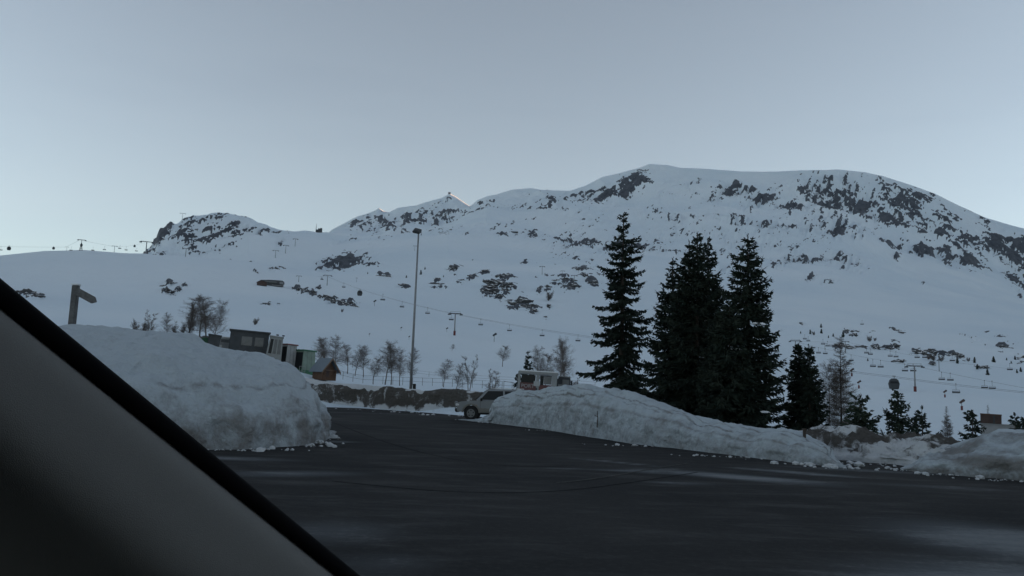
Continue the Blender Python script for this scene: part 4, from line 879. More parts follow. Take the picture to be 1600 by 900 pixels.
# ------------------------------------------------------------------ parked off-road car
def wheel(parent, x, y, r=.42, w=.26):
    wr = bpy.data.objects.new('wheel', None)
    s = math.copysign(1, y); o = MB().tube([(x, y - w/2, r), (x, y + w/2, r)], r, r, 28).build('wheel', M['rubber'], parent, bevel=.03)
    f = y + s * (w/2 + .004); rm = MB().tube([(x, f - s * .03, r), (x, f, r)], r * .60, r * .56, 24)
    rm.build('rim', M['rim'], o)
    hb = MB()
    for k in range(5):
        a = 2 * math.pi * k / 5 + .3; hb.box((x + math.cos(a) * r * .36, f + s * .004, r + math.sin(a) * r * .36), (r * .15, .012, r * .15), (0, -a, 0))
    hb.build('rim_holes', M['black'], o)
def car():
    b = gp(768, 655); b = at(715, 655, 51.0); b.z = 0
    root = empty('parked_car', b); tag(root, 'silver off-road car with dark windows, rear half hidden by the long snow bank', 'car')
    # local x runs from the nose (0) to the tail (4.5); y = -0.9 is the near side
    W = .88
    def arch(cx, r, n=9, z0=.47): return [(cx - r * math.cos(math.pi * k / (n - 1)), z0 + r * .92 * math.sin(math.pi * k / (n - 1))) for k in range(n)]
    low = [(.05, .50), (.02, .78), (.06, .98), (.25, 1.04), (1.15, 1.12), (1.30, 1.14), (4.35, 1.15), (4.45, .95), (4.45, .47)] + arch(3.55, .46)[::-1] + arch(.88, .46)[::-1]
    body = MB().prism(low, -W, W).build('body', M['silver'], root, bevel=.035)
    roof = [(1.14, 1.13), (1.72, 1.72), (1.86, 1.80), (4.2, 1.81), (4.38, 1.14)]
    MB().prism(roof, -W + .03, W - .03, inset=.16).build('cabin', M['silver'], root, bevel=.03)
    def side(x, z, off=.008): k = (z - 1.13) / (1.81 - 1.13); return Vector((x, -(W - .03) + .16 * k - off, z))
    for poly in ([(1.40, 1.19), (1.84, 1.68), (2.72, 1.70), (2.74, 1.19)], [(2.84, 1.19), (2.82, 1.70), (3.55, 1.70), (3.6, 1.19)], [(3.68, 1.19), (3.63, 1.70), (4.12, 1.69), (4.20, 1.19)]):
        f = [side(*q) for q in poly]; g = [p + Vector((0, .03, 0)) for p in f]; k = len(f)
        MB().add(f + g, [tuple(range(k)), tuple(range(2*k-1, k-1, -1))] + [(i, i + k, (i+1) % k + k, (i+1) % k) for i in range(k)]).build('side_window', M['glass'], root)
    MB().add([(1.12, -.74, 1.17), (1.12, .74, 1.17), (1.66, .64, 1.70), (1.66, -.64, 1.70)], [(0, 1, 2, 3)]).build('windscreen', M['glass'], root)
    MB().box((2.95, 0, 1.85), (1.9, 1.15, .035)).build('snow_on_roof', M['snow'], root, bevel=.015)
    # flared arches and lower cladding
    for cx in (.88, 3.55):
        o_, i_ = arch(cx, .55, 11, .45), arch(cx, .455, 11, .45); vs_ = [Vector((x, -W - .035, z)) for x, z in o_] + [Vector((x, -W - .035, z)) for x, z in i_] + [Vector((x, -W + .02, z)) for x, z in o_] + [Vector((x, -W + .02, z)) for x, z in i_]
        fs = [(i, i+1, 12+i, 11+i) for i in range(10)] + [(22+i, i, i+1, 23+i)[::-1] for i in range(10)] + [(11+i, 12+i, 34+i, 33+i) for i in range(10)]
        MB().add(vs_, fs).build('wheel_arch', M['clad'], root)
    MB().box((2.2, -W - .012, .60), (1.66, .03, .22)).build('door_cladding', M['clad'], root, bevel=.008)
    MB().box((2.2, 0, .42), (1.8, 1.6, .12)).build('underbody', M['black'], root)
    MB().box((.02, 0, .56), (.20, 1.66, .22)).build('bumper', M['black'], root, bevel=.04)
    MB().tube([(-.10, -.45, .55), (-.13, -.45, 1.0), (-.13, .45, 1.0), (-.10, .45, .55)], .035, .035, 8).build('bull_bar', M['steel'], root)
    MB().box((.01, -.58, .86), (.10, .30, .17)).box((.07, -.80, .87), (.22, .17, .13)).build('headlight', M['headl'], root, bevel=.02)
    MB().box((.01, .58, .86), (.10, .30, .17)).build('headlight', M['headl'], root, bevel=.02)
    MB().box((1.18, -W - .004, .86), (.09, .012, .05)).build('indicator', M['indic'], root)
    MB().box((2.62, -W - .012, .99), (.17, .03, .07)).build('door_handle', M['black'], root, bevel=.01)
    for x in (1.42, 2.78): MB().box((x, -W - .002, .86), (.012, .006, .54)).build('door_gap', M['black'], root)
    MB().box((1.48, -W - .10, 1.20), (.12, .22, .17)).build('wing_mirror', M['black'], root, bevel=.03)
    for x in (.88, 3.55):
        for y in (-.78, .78): wheel(root, x, y)
    s = 45.5 / F * 51 / 1.80; root.scale = (s * 1.02, s, s * 1.07); root.rotation_euler = (0, 0, R(-4))
car()

# ------------------------------------------------------------------ cabins behind the mound and the bank
def frustum(m_, z0, z1, w0, d0, w1, d1, cx=0, cy=0):
    vs_ = [Vector((cx + sx * w / 2, cy + sy * d / 2, z)) for z, w, d in ((z0, w0, d0), (z1, w1, d1)) for sx, sy in ((-1, -1), (1, -1), (1, 1), (-1, 1))]
    return m_.add(vs_, [(3, 2, 1, 0), (4, 5, 6, 7), (0, 1, 5, 4), (1, 2, 6, 5), (2, 3, 7, 6), (3, 0, 4, 7)])
def place_px(px0, px1, pyt, dist, pyb):
    c = (px0 + px1) / 2; b = at(c, pyb, dist); w = (px1 - px0) / F * dist; h = (pyb - pyt) / F * dist
    return b, w, h, math.atan2(b.x, b.y)
def dark_cabin():
    b, w, h, a = place_px(359, 414, 520, 84, 556); root = empty('site_cabin', b, -a); root.rotation_euler = (0, R(2.5), -a)
    tag(root, 'long dark cabin with two pale window panels and flat roof above the mound', 'cabin')
    MB().box((0, 1.0, h * .5), (w, 2.2, h * .96)).build('wall', M['dgrey'], root, bevel=.03)
    MB().box((0, 1.0, h + .02), (w + .25, 2.6, .14)).build('roof', M['dsteel'], root, bevel=.02)
    for x, ww in ((-w * .06, w * .27), (w * .26, w * .22)): MB().box((x, -.12, h * .60), (ww, .04, h * .36)).build('window', M['paleglass'], root)
    MB().box((0, 1.0, -.25), (w * 1.02, 2.3, .5)).build('base', M['white'], root)
dark_cabin()
def white_cab():
    b, w, h, a = place_px(414, 436, 527, 82.5, 572); root = empty('control_cab', b, -a); root.rotation_euler = (0, R(5), -a)
    tag(root, 'narrow white tapering cab with three tall glass panes at the end of the dark cabin', 'cab')
    m_ = MB(); frustum(m_, 0, h * .36, w * 1.1, 1.4, w * 1.02, 1.4); m_.build('lower_wall', M['white'], root, bevel=.02)
    m_ = MB(); frustum(m_, h * .36, h * .95, w * 1.02, 1.38, w * .86, 1.2); m_.build('upper_wall', M['white'], root, bevel=.02)
    for k in range(3):
        x = (k - 1) * w * .29; MB().add([(x - w * .11, -.705, h * .40), (x + w * .11, -.705, h * .40), (x * .88 + w * .09, -.622, h * .88), (x * .88 - w * .09, -.622, h * .88)], [(0, 1, 2, 3)]).build('window_pane', M['glass'] if k == 0 else M['paleglass'], root)
    MB().box((0, 0, h * .97), (w * .95, 1.4, .12)).build('roof', M['white'], root, bevel=.02)
    for x in (.05, w * .42): MB().box((x, -.5, h * 1.03), (.24, .2, .12)).build('roof_light', M['dsteel'], root)
    for x, z in ((-w * .05, h * .24), (w * .25, h * .19)): MB().tube([(x, -.71, z), (x, -.725, z)], .07, .07, 10).build('marker_lamp', M['grey'], root)
white_cab()
def booth(px0, px1, pyt, pyb, dist, pane, col, dark, light, label, rim):
    b, w, h, a = place_px(px0, px1, pyt, dist, pyb); root = empty('ticket_booth', b, -a); root.rotation_euler = (0, R(2), -a + R(38))
    tag(root, label, 'booth', 'painted booths behind the mound'); q = w / 1.40
    m_ = MB(); frustum(m_, 0, h, q * 1.12, q * 1.12, q * .95, q * .95); m_.build('wall', light, root, bevel=.02)
    MB().box((0, 0, h + .03), (q * 1.12, q * 1.12, .13)).build('roof', rim, root, bevel=.03)
    m_ = MB().add([(-q * .566, q * .5, h * .30), (-q * .566, -q * .5, h * .30), (-q * .492, -q * .44, h * .93), (-q * .492, q * .44, h * .93)], [(0, 1, 2, 3)]); m_.build('window', M['glass'], root)
    m_ = MB().add([(-q * .580, q * .52, .02), (-q * .580, -q * .52, .02), (-q * .568, -q * .5, h * .3), (-q * .568, q * .5, h * .3)], [(0, 1, 2, 3)]); m_.build('side_panel', dark, root)
    m_ = MB().add([(-q * .5, -q * .572, .03), (q * .52, -q * .572, .03), (q * .50, -q * .556, h * .24), (-q * .48, -q * .556, h * .24)], [(0, 1, 2, 3)]); m_.build('lower_panel', col, root)
    for x in (-q * .17, q * .17): MB().add([(x - .012, -q * .566, h * .24), (x + .012, -q * .566, h * .24), (x + .012, -q * .492, h * .96), (x - .012, -q * .492, h * .96)], [(0, 1, 2, 3)]).build('panel_joint', M['dgrey'], root)
    m_ = MB()
    for x in (-q * .9, -q * .45): m_.tube([(x, -q * .75, 0), (x, -q * .75, h * .36)], .025, .025, 6)
    m_.tube([(-q * .9, -q * .75, h * .36), (-q * .45, -q * .75, h * .36)], .025, .025, 6).tube([(-q * .9, -q * .75, h * .18), (-q * .45, -q * .75, h * .18)], .025, .025, 6)
    m_.build('handrail', M['white'], root)
booth(434, 460, 541, 582, 84, None, M['pink'], M['dgrey'], M['grey'], 'grey booth with faded red roof rim and red lower corner', M['pink'])
booth(457, 489, 550, 588, 84, None, M['green'], M['dgreen'], M['palegreen'], 'green booth with pale streaked side between the red rimmed booth and the wooden hut', M['green'])
def hut():
    b, w, h, a = place_px(490, 521, 562, 80, 594); root = empty('wooden_hut', b, -a); root.rotation_euler = (0, R(2), -a + R(36))
    tag(root, 'small brown wooden hut with blue grey gabled roof beside the green booth', 'hut')
    w *= .74; e = h * .48; L_ = w * 1.15
    poly = [(-w/2, 0), (w/2, 0), (w/2, e), (0, h * .93), (-w/2, e)]
    MB().prism(poly, -L_/2 + .12, L_/2).build('wall', M['wood'], root)
    for s in (-1, 1):
        d = Vector((s * (w/2 + .32), 0, e - .26)) - Vector((0, 0, h)); nrm = Vector((-d.z * -s, 0, abs(d.x))).normalized() * .07
        p = [Vector((0, y, h)) for y in (-L_/2 - .35, L_/2 + .2)]; q = [Vector((s * (w/2 + .32), y, e - .26)) for y in (-L_/2 - .35, L_/2 + .2)]
        vs_ = [p[0], p[1], q[1], q[0]]; vs_ += [v + Vector((0, 0, .09)) for v in vs_]
        MB().add(vs_, [(3, 2, 1, 0), (4, 5, 6, 7), (0, 1, 5, 4), (1, 2, 6, 5), (2, 3, 7, 6), (3, 0, 4, 7)]).build('roof', M['slate'], root)
        vs_ = [Vector((0, -L_/2 - .37, h + .1)), Vector((0, -L_/2 - .37, h - .08)), Vector((s * (w/2 + .33), -L_/2 - .37, e - .36)), Vector((s * (w/2 + .33), -L_/2 - .37, e - .16))]; vs_ += [v + Vector((0, .05, 0)) for v in vs_]
        MB().add(vs_, [(0, 1, 2, 3), (7, 6, 5, 4), (0, 4, 5, 1), (1, 5, 6, 2), (2, 6, 7, 3), (3, 7, 4, 0)]).build('barge_board', M['woodtrim'], root)
    MB().box((-w * .1, -L_/2 + .10, e * .72), (w * .26, .05, e * .8)).build('door', M['rust'], root, bevel=.01)
    MB().box((0, -L_/2 + .09, e * .98), (w * .96, .05, .09)).build('beam', M['woodtrim'], root)
    for x in (-w * .42, w * .42): MB().box((x, -L_/2 - .15, e / 2), (.1, .1, e)).build('porch_post', M['wood'], root)
hut()
def left_vehicles():
    b, w, h, a = place_px(312, 339, 523, 84, 550); root = empty('service_vehicle', b, -a); root.rotation_euler = (0, R(6), -a)
    tag(root, 'dull grey green service vehicle half buried behind the mound below the bare poplars', 'vehicle')
    m_ = MB(); frustum(m_, 0, h * .9, w * .52, 1.6, w * .66, 1.7, cx=w * .18); m_.build('body', M['dgrey'], root, bevel=.04)
    MB().tube([(-w * .24, -.3, h * .45), (-w * .24, .8, h * .45)], h * .40, h * .40, 16).build('drum', M['oldwood'], root)
    MB().tube([(-w * .24, -.33, h * .45), (-w * .24, -.30, h * .45)], h * .30, h * .30, 16).build('drum_cover', M['dgreen'], root)
    MB().box((w * .18, -.1, h * .93), (w * .7, 1.8, .1)).build('top_rim', M['dsteel'], root)
    b, w, h, a = place_px(301, 311, 525, 85, 545); tag(MB().box((0, 0, h * .4), (w, .8, h * .9)).box((0, 0, h * .88), (w * 1.1, .9, .1)).build('equipment_box', M['rust'], None, bevel=.03), 'small rusty box at the far left end of the vehicle row', 'box').location = b
    b, w, h, a = place_px(342, 361, 528, 86, 552); root = empty('parked_van', b, -a); root.rotation_euler = (0, R(3), -a)
    tag(root, 'pale van with snowy roof between the service vehicle and the long dark cabin', 'van')
    MB().box((0, 1.2, h * .35), (w * 1.1, 2.2, h * .7)).build('body', M['grey'], root, bevel=.06)
    m_ = MB(); frustum(m_, h * .55, h * .95, w * 1.08, 2.1, w * .92, 1.9, cy=1.2); m_.build('upper_body', M['grey'], root, bevel=.05)
    MB().box((0, .20, h * .74), (w * .82, .12, h * .24), (R(8), 0, 0)).build('windscreen', M['paleglass'], root)
    MB().box((0, 1.2, h * .99), (w * .95, 1.9, .10)).build('snow_on_roof', M['snow'], root, bevel=.04)
    for x in (-w * .38, w * .38): MB().box((x, .08, h * .42), (w * .16, .05, h * .12)).build('headlight', M['headl'], root)
left_vehicles()
def red_cabin():
    b, w, h, a = place_px(809, 869, 584, 66, 624); root = empty('lift_hut', b, -a); root.rotation_euler = (0, R(1.5), -a)
    tag(root, 'white framed cabin with dull red panels and snowy roof behind the long snow bank', 'cabin')
    MB().box((-w * .25, .9, h * .32), (w * .47, 1.9, h * .62)).build('red_wall', M['redpanel'], root)
    MB().box((w * .22, .9, h * .29), (w * .44, 1.9, h * .56)).build('red_wall', M['redpanel'], root)
    for x, ww in ((-w * .49, .20), (-w * .01, .24), (w * .42, .42)): MB().box((x, -.09, h * .5), (ww, .12, h)).build('frame_post', M['white'], root, bevel=.015)
    for x in (-w * .49, w * .49): MB().box((x, 1.9, h * .5), (.12, .12, h)).build('frame_post', M['white'], root)
    MB().box((0, .9, h + .02), (w * 1.04, 2.3, .20)).build('roof', M['white'], root, bevel=.03)
    MB().box((0, .9, h + .155), (w * 1.0, 2.2, .09)).build('snow_on_roof', M['snow'], root, bevel=.035)
    MB().box((-w * .25, -.04, h * .77), (w * .36, .04, h * .30)).build('window', M['glass'], root)
    MB().box((w * .10, -.04, h * .73), (w * .09, .04, h * .34)).build('window', M['glass'], root)
    MB().box((w * .25, -.04, h * .74), (w * .20, .03, h * .30)).build('window', M['paleglass'], root)
    MB().box((w * .20, -.05, h * .91), (w * .32, .05, .07)).build('blind', M['dsteel'], root)
    MB().box((w * .50, .2, h * .42), (.16, .5, h * .84)).build('door', M['dgrey'], root)
    for k, (x, z) in enumerate(((-w * .03, h * .60), (-w * .03, h * .30))): MB().box((x, -.17, z), (.5 if not k else .12, .04, .4 if not k else .6)).build('notice', M['grey'] if not k else M['dsteel'], root)
    cu = bpy.data.curves.new('lettering', 'FONT'); cu.body = 'PORT'; cu.size = .42; cu.align_x = 'CENTER'; cu.extrude = .005
    t = bpy.data.objects.new('lettering', cu); scene.collection.objects.link(t); t.parent = root; t.rotation_euler = (R(90), 0, 0); t.location = (-w * .26, -.075, h * .43); cu.materials.append(M['grey'])
    bpy.context.view_layer.update(); me = bpy.data.meshes.new_from_object(t); t2 = bpy.data.objects.new('lettering', me); scene.collection.objects.link(t2); t2.parent = root; t2.rotation_euler = t.rotation_euler; t2.location = t.location; bpy.data.objects.remove(t); t2.name = 'lettering'
    b, w, h, a = place_px(869, 890, 589, 68, 622); root = empty('parked_truck', b, -a); root.rotation_euler = (0, R(3), -a)
    tag(root, 'small white vehicle cab peeking over the bank right of the red and white cabin', 'truck')
    MB().box((0, .8, h * .32), (w, 1.7, h * .62)).build('body', M['white'], root, bevel=.05)
    m_ = MB(); frustum(m_, h * .6, h * .97, w * .98, 1.6, w * .88, 1.4, cy=.8); m_.build('cab', M['dgrey'], root, bevel=.04)
    MB().box((w * .12, -.02, h * .74), (w * .5, .1, h * .24)).build('window', M['paleglass'], root)
    MB().box((0, .8, h), (w * .92, 1.5, .09)).build('roof', M['white'], root, bevel=.03)
    MB().box((w * .55, -.1, h * .72), (.12, .1, .4)).build('wing_mirror', M['black'], root)
red_cabin()
def kiosk():
    b, w, h, a = place_px(1541, 1586, 655, 46, 684); root = empty('brown_kiosk', b, -a); root.rotation_euler = (0, R(1.5), -a)
    tag(root, 'brown plank box on a pale low wall above the grimy right bank', 'kiosk')
    MB().box((-w * .24, .5, h * .80), (w * .54, 1.0, h * .42)).build('wall', M['rust'], root, bevel=.02)
    MB().box((-w * .24, .5, h * 1.02), (w * .56, 1.1, .05)).build('roof', M['wood'], root, bevel=.01)
    MB().box((w * .0, .6, h * .28), (w, 1.3, h * .56)).build('base_wall', M['concrete'], root, bevel=.02)
    MB().box((w * .0, .6, h * .585), (w * 1.03, 1.4, .05)).build('ledge', M['white'], root)
    MB().box((-w * .16, -.02, h * .78), (.07, .05, h * .38)).build('door_gap', M['dsteel'], root)
kiosk()
def goal():
    p = stand(795, 72, 606); tag(MB().tube([p + Vector((-.45, 0, -.2)), p + Vector((-.45, 0, 1.1)), p + Vector((.45, 0, 1.0)), p + Vector((.45, 0, -.2))], .045, .045, 6).build('metal_frame', M['white']), 'small pale metal frame standing left of the red and white cabin', 'frame')
goal()
def fence(pix, dist, label, hgt=1.1, n_=9):
    pts = [stand(px, dist, py) for px, py in pix]; P_ = []
    for i in range(len(pts) - 1):
        for k in range(n_): P_.append(pts[i].lerp(pts[i+1], k / n_))
    P_.append(pts[-1]); root = empty('wire_fence', P_[0]); o0 = P_[0].copy()
    for p in P_: p.z = zat(p.x, p.y)
    for p in P_: MB().tube([p - o0 - Vector((0, 0, .2)), p - o0 + Vector((0, 0, hgt))], .032, .028, 5).build('fence_post', M['oldwood'], root)
    for z in (.5, 1.0): MB().tube([p - o0 + Vector((0, 0, z * hgt)) for p in P_], .014, .014, 4).build('wire', M['cable'], root)
    tag(root, label, 'fence')
fence([(520, 590), (660, 598), (800, 606)], 118, 'thin wire fence crossing the flat snow behind the snow wall')
fence([(520, 575), (700, 583), (930, 590)], 175, 'fainter wire fence further up the meadow', n_=6)

# ------------------------------------------------------------------ ski lifts
def pylon(px, pyt, pyb, label, dist=None, arm=3.4, red=False, lattice=False, thick=.36, rz=None, upper=True):
    b = hit(px, pyb) if dist is None else stand(px, dist, pyb); b = Vector(b); H = tip_h(px, pyt, b); H = max(H, 4); k = H / 12
    root = empty('lift_pylon', b, -math.atan2(b.x, b.y) if rz is None else rz); tag(root, label, 'lift pylon', 'ski lift pylons')
    if lattice:
        for x0 in (-.28, .28): MB().tube([(x0 * H * .45, 0, -1), (0, 0, H * .78)], .30, .22, 5).build('leg', M['dsteel'], root)
        MB().tube([(0, 0, -1), (0, 0, H)], .32, .26, 6).build('column', M['dsteel'], root)
        m_ = MB(); 
        for z in (.2, .38, .55): m_.tube([(-.126 * H * (1 - z / .78), 0, z * H), (.126 * H * (1 - z / .78), 0, z * H)], .14, .14, 4)
        m_.build('brace', M['dsteel'], root)
    else: MB().tube([(0, 0, -1), (0, 0, H)], thick * k * 1.15, thick * k * .8, 10).build('column', M['steel'], root, smooth=True)
    MB().box((0, 0, H - .25 * k), (arm * 2 * k, .5 * k, .45 * k)).build('crossarm', M['dsteel'], root)
    for s in (-1, 1): MB().box((s * arm * k, 0, H - .75 * k), (1.7 * k, 3.2 * k, .5 * k), taper=.7).build('pulley_train', M['dsteel'], root)
    if upper:
        MB().box((0, 0, H + .75 * k), (arm * 1.7 * k, .14 * k, .14 * k)).box((-arm * .8 * k, 0, H + .35 * k), (.13 * k, .13 * k, .9 * k)).box((arm * .8 * k, 0, H + .35 * k), (.13 * k, .13 * k, .9 * k)).build('maintenance_frame', M['steel'], root)
    if red: MB().tube([(0, 0, -.3), (0, 0, H * .2)], .62 * k, .62 * k, 12).build('padding', M['red'], root)
    return root
PY = [pylon(710, 489, 524, 'lift pylon with red padded foot right of the lamp post', red=True, arm=3.2),
      pylon(1430, 571, 612, 'lift pylon with red padded foot right of the dark cabin in the lower right slope', red=True, arm=3.4),
      pylon(511, 430, 446, 'grey lift pylon beside the upper dark gondola', arm=4.6, thick=.42), pylon(466.5, 431, 441, 'squat lift pylon next to the arched station', arm=4.5, thick=.5),
      pylon(125, 374, 403, 'tallest lattice lift pylon on the left skyline', dist=870, lattice=True, arm=3.6, upper=False), pylon(103, 385.5, 401, 'slim lift pylon just left of the tall lattice one', dist=870, upper=False, arm=4),
      pylon(178, 384, 397, 'lift pylon alone on the skyline between lattice pylon and rocky knoll', dist=890, upper=False, arm=4), pylon(228, 377, 393, 'lift pylon against the left foot of the rocky knoll', dist=1250, upper=False, arm=4),
      pylon(290, 388, 399, 'small lift pylon under the cliffs of the rocky knoll', dist=1300, upper=False), pylon(430, 391, 403, 'upper lift pylon, lowest of three in a diagonal row', upper=False, arm=4),
      pylon(446, 383, 396, 'upper lift pylon, middle of three in a diagonal row', upper=False), pylon(461, 373, 385, 'upper lift pylon, highest of three in a diagonal row', upper=False),
      pylon(285, 333, 341, 'cross shaped lift pylon on top of the rocky knoll', dist=1590, upper=False, arm=4.5),
      pylon(847, 416, 429, 'faint lift pylon, leftmost of three above the grey shrub', upper=False), pylon(879, 423, 433, 'faint lift pylon, middle of three above the grey shrub', upper=False), pylon(897, 430, 445, 'faint lift pylon, rightmost of three near the slender spruce', upper=False),
      pylon(1243, 532, 559, 'lift pylon showing just right of the dense spruces', upper=True, arm=3.6), pylon(1321, 533, 551, 'lift pylon half hidden by the larch tip', upper=False),
      pylon(1467.5, 562, 580, 'slender lift mast below the grey thicket', upper=False, arm=1.4), pylon(1289, 539, 547, 'low lift pylon left of the larch top', upper=False),
      pylon(506, 404, 411, 'tiny lift pylon right of the dark rocky step', upper=False), pylon(557, 434, 441, 'tiny lift mast upslope of the dark gondola', upper=False, arm=2), pylon(648, 384, 392, 'tiny lift pylon left of the lamp head', upper=False)]
def chair_mesh():
    m_ = MB().tube([(0, 0, 0), (0, 0, -1.0), (.0, .12, -2.0)], .05, .05, 5)
    m_.tube([(-1.15, .1, -2.9), (-1.05, .12, -2.0), (1.05, .12, -2.0), (1.15, .1, -2.9)], .06, .06, 5)
    m_.box((0, -.05, -3.0), (2.4, .55, .13)).box((0, .28, -2.68), (2.4, .1, .45), (R(-12), 0, 0))
    m_.tube([(-1.0, -.5, -2.55), (1.0, -.5, -2.55)], .035, .035, 4).box((0, 0, .05), (.3, .5, .3))
    return m_
chair0 = chair_mesh().build('lift_chair', M['dsteel'])
CH = {'A': [], 'U': [], 'B': [], 'C': []}
chair_first = True
def chair(px, py, dist, label, s=1.0, rz=0):
    """py = the seat; the hanger reaches up to the cable"""
    global chair_first
    o = chair0 if chair_first else chair0.copy()
    if not chair_first: scene.collection.objects.link(o)
    chair_first = False
    p = at(px, py, dist); o.location = p + Vector((0, 0, 3.0 * s)); o.scale = (s,) * 3; o.rotation_euler = (0, 0, rz - math.atan2(p.x, p.y))
    return tag(o, label, 'lift chair', 'empty chairs on the ski lifts')
for i, (px, py, d) in enumerate([(751,508,415),(796,517,410),(847,525,405),(903,533,400)]):
    chair(px, py, d, 'empty chair on the long cable, %s right of the red footed pylon' % ordn[i])
for i, (px, py, d) in enumerate([(705,500,425),(668,490,440),(628,480,470),(598,469,520),(537,449,700),(521,474,560)]):
    chair(px, py, d, ['empty chair hanging right at the red footed pylon by the lamp post', 'empty chair just right of the lamp post on the descending cable', 'empty chair just left of the lamp post on the descending cable', 'empty chair right of the lone dark gondola', 'empty chair between the two dark gondolas', 'empty chair in front of the rocky gully'][i], 1.25 if d > 500 else 1.05)
for i, (px, py, d) in enumerate([(1364,573,372),(1376,574,372),(1414,580,368),(1427,580,368),(1471.5,593.5,362),(1485,594.5,362),(1538.5,606.5,358),(1550.5,607.5,358)]):
    chair(px, py, d, 'empty chair of the lower right row, %s from the larch' % ordn[i], .95)
for i, (px, py, d) in enumerate([(1279,552,430),(1289.5,553,430),(1318,563,425),(1330,564,425),(1354,552,440),(1360,554,440),(1391,557,438),(1400,558,438),(1433,559,430),(1445,559,430),(1488,564,425),(1578,578,420)]):
    chair(px, py, d, 'empty chair of the upper right row, %s of twelve from the spruce pair' % ordn[i], .92)
for i, (px, py, d) in enumerate([(1257.5,530,520),(1263,533,520),(1286,538,480),(1293,541,480),(1347,507,600)]):
    chair(px, py, d, 'small empty chair high over the spruce pair, %s from the left' % ordn[i], .9)
chair(1494, 614, 345, 'lone empty chair hanging low under the cable near the snow guns', 1.1)
chair(1276, 585, 372, 'empty chair partly hidden by the right spruce of the pair', 1.0)
for i, (px, py, d) in enumerate([(111,391.5,880),(145,391.5,880),(163,390.5,885),(187,388.5,890),(197,391,890),(213,392.5,1000),(475,442,960),(1,391,880)]):
    chair(px, py, d, ['empty chair on the left skyline between the slim and the lattice pylon', 'empty chair on the skyline right of the lattice pylon', 'empty chair on the skyline left of the lone pylon', 'empty chair on the skyline right of the lone pylon', 'low empty chair on the skyline near the knoll foot', 'empty chair touching the knoll foot', 'empty chair just right of the squat pylon', 'empty chair cut by the left edge of the photo'][i], 1.15)
def gondola(px, pyt, pyb, dist, label, first=[None]):
    top = at(px, pyt, dist); h = (pyb - pyt) / F * dist
    if first[0] is None:
        root = empty('gondola', (0, 0, 0)); first[0] = root
        prof = [(0, -2.6, .70), (0, -2.45, .86), (0, -1.5, 1.02), (0, -.75, .80), (0, -.45, .45)]
        m_ = MB(); n_ = 12; vs_ = []
        for _, z, r in prof: vs_ += [Vector((r * math.copysign(abs(math.cos(2*math.pi*j/n_ + .26)) ** .55, math.cos(2*math.pi*j/n_ + .26)), r * .9 * math.copysign(abs(math.sin(2*math.pi*j/n_ + .26)) ** .55, math.sin(2*math.pi*j/n_ + .26)), z)) for j in range(n_)]
        fs = [(i*n_+j, i*n_+(j+1) % n_, (i+1)*n_+(j+1) % n_, (i+1)*n_+j) for i in range(len(prof)-1) for j in range(n_)] + [tuple(range(n_))[::-1], tuple(range((len(prof)-1)*n_, len(prof)*n_))]
        m_.add(vs_, fs).build('cabin', M['dsteel'], root)
        vs2 = [Vector((v.x * 1.02, v.y * 1.02, -1.45 + (v.z + 1.5) * .8)) for v in vs_[2*n_:4*n_]]
        MB().add(vs2, [(j, (j+1) % n_, n_+(j+1) % n_, n_+j) for j in range(n_)]).build('window_band', M['glass'], root)
        MB().tube([(0, 0, 0), (.12, 0, -.25), (0, 0, -.5)], .06, .06, 5).box((0, 0, .03), (.7, .2, .16)).build('hanger', M['steel'], root)
    else: root = copy_tree(first[0])
    root.location = top; root.scale = (h / 2.6,) * 3; root.rotation_euler = (0, 0, -math.atan2(top.x, top.y) + .2)
    tag(root, label, 'gondola', 'closed cabins on the ski lifts')
gondola(1396.5, 588, 606, 352, 'large dark gondola left of the lower right red footed pylon')
gondola(562.5, 452, 462, 560, 'dark gondola hanging alone over the snow below the upper pylon')
gondola(503, 434, 441.5, 900, 'dark gondola right beside the upper grey pylon')
gondola(494, 434, 439, 950, 'tiny gondola between the two upper grey pylons')
gondola(14.5, 384, 390, 880, 'tiny gondola at the far left of the skyline')
gondola(84, 385, 389.2, 880, 'tiny gondola over the skyline left of the slim pylon')
gondola(127.5, 380, 384.2, 872, 'tiny gondola passing the lattice pylon')
gondola(210.5, 382, 385.8, 1000, 'tiny gondola in the sky left of the rocky knoll')
def cable(pts, label, r=.05, off=0.0):
    P_ = []
    for i in range(len(pts) - 1):
        a, b = at(*pts[i]), at(*pts[i+1]); k = 14
        for j in range(k):
            t = j / k; q = a.lerp(b, t); q.z -= 4 * t * (1 - t) * (b - a).length * .006; P_.append(q)
    P_.append(at(*pts[-1]))
    d = (P_[-1] - P_[0]).normalized(); s = Vector((-d.y, d.x, 0)) * off
    tag(MB().tube([p + s for p in P_], r, r, 4).build('lift_cable', M['cable']), label, 'cable')
cable([(430,436,1040),(466.5,432,1010),(511,431,905),(710,490,440),(903,523,400),(1278,572,370),(1396.5,588,352),(1600,612,335),(1750,630,330)], 'long lower ski lift cable running across the whole slope to the right edge', .042)
cable([(430,437,1045),(466.5,433,1015),(511,432,910),(710,491,446),(903,525,406),(1278,574,376),(1396.5,590,358),(1600,614,341),(1750,632,336)], 'second strand of the long lower ski lift cable', .036)
cable([(1243,534,470),(1430,572,366),(1600,606,355),(1750,636,345)], 'cable of the paired chairs through the lower right pylon', .03)
cable([(1243,533,480),(1321,534,450),(1467,563,430),(1600,578,420)], 'cable of the upper right row of chairs', .025)
cable([(-40,384,880),(103,386,872),(125,375,871),(178,385,890),(228,378,1250)], 'thin cable along the left skyline', .06)
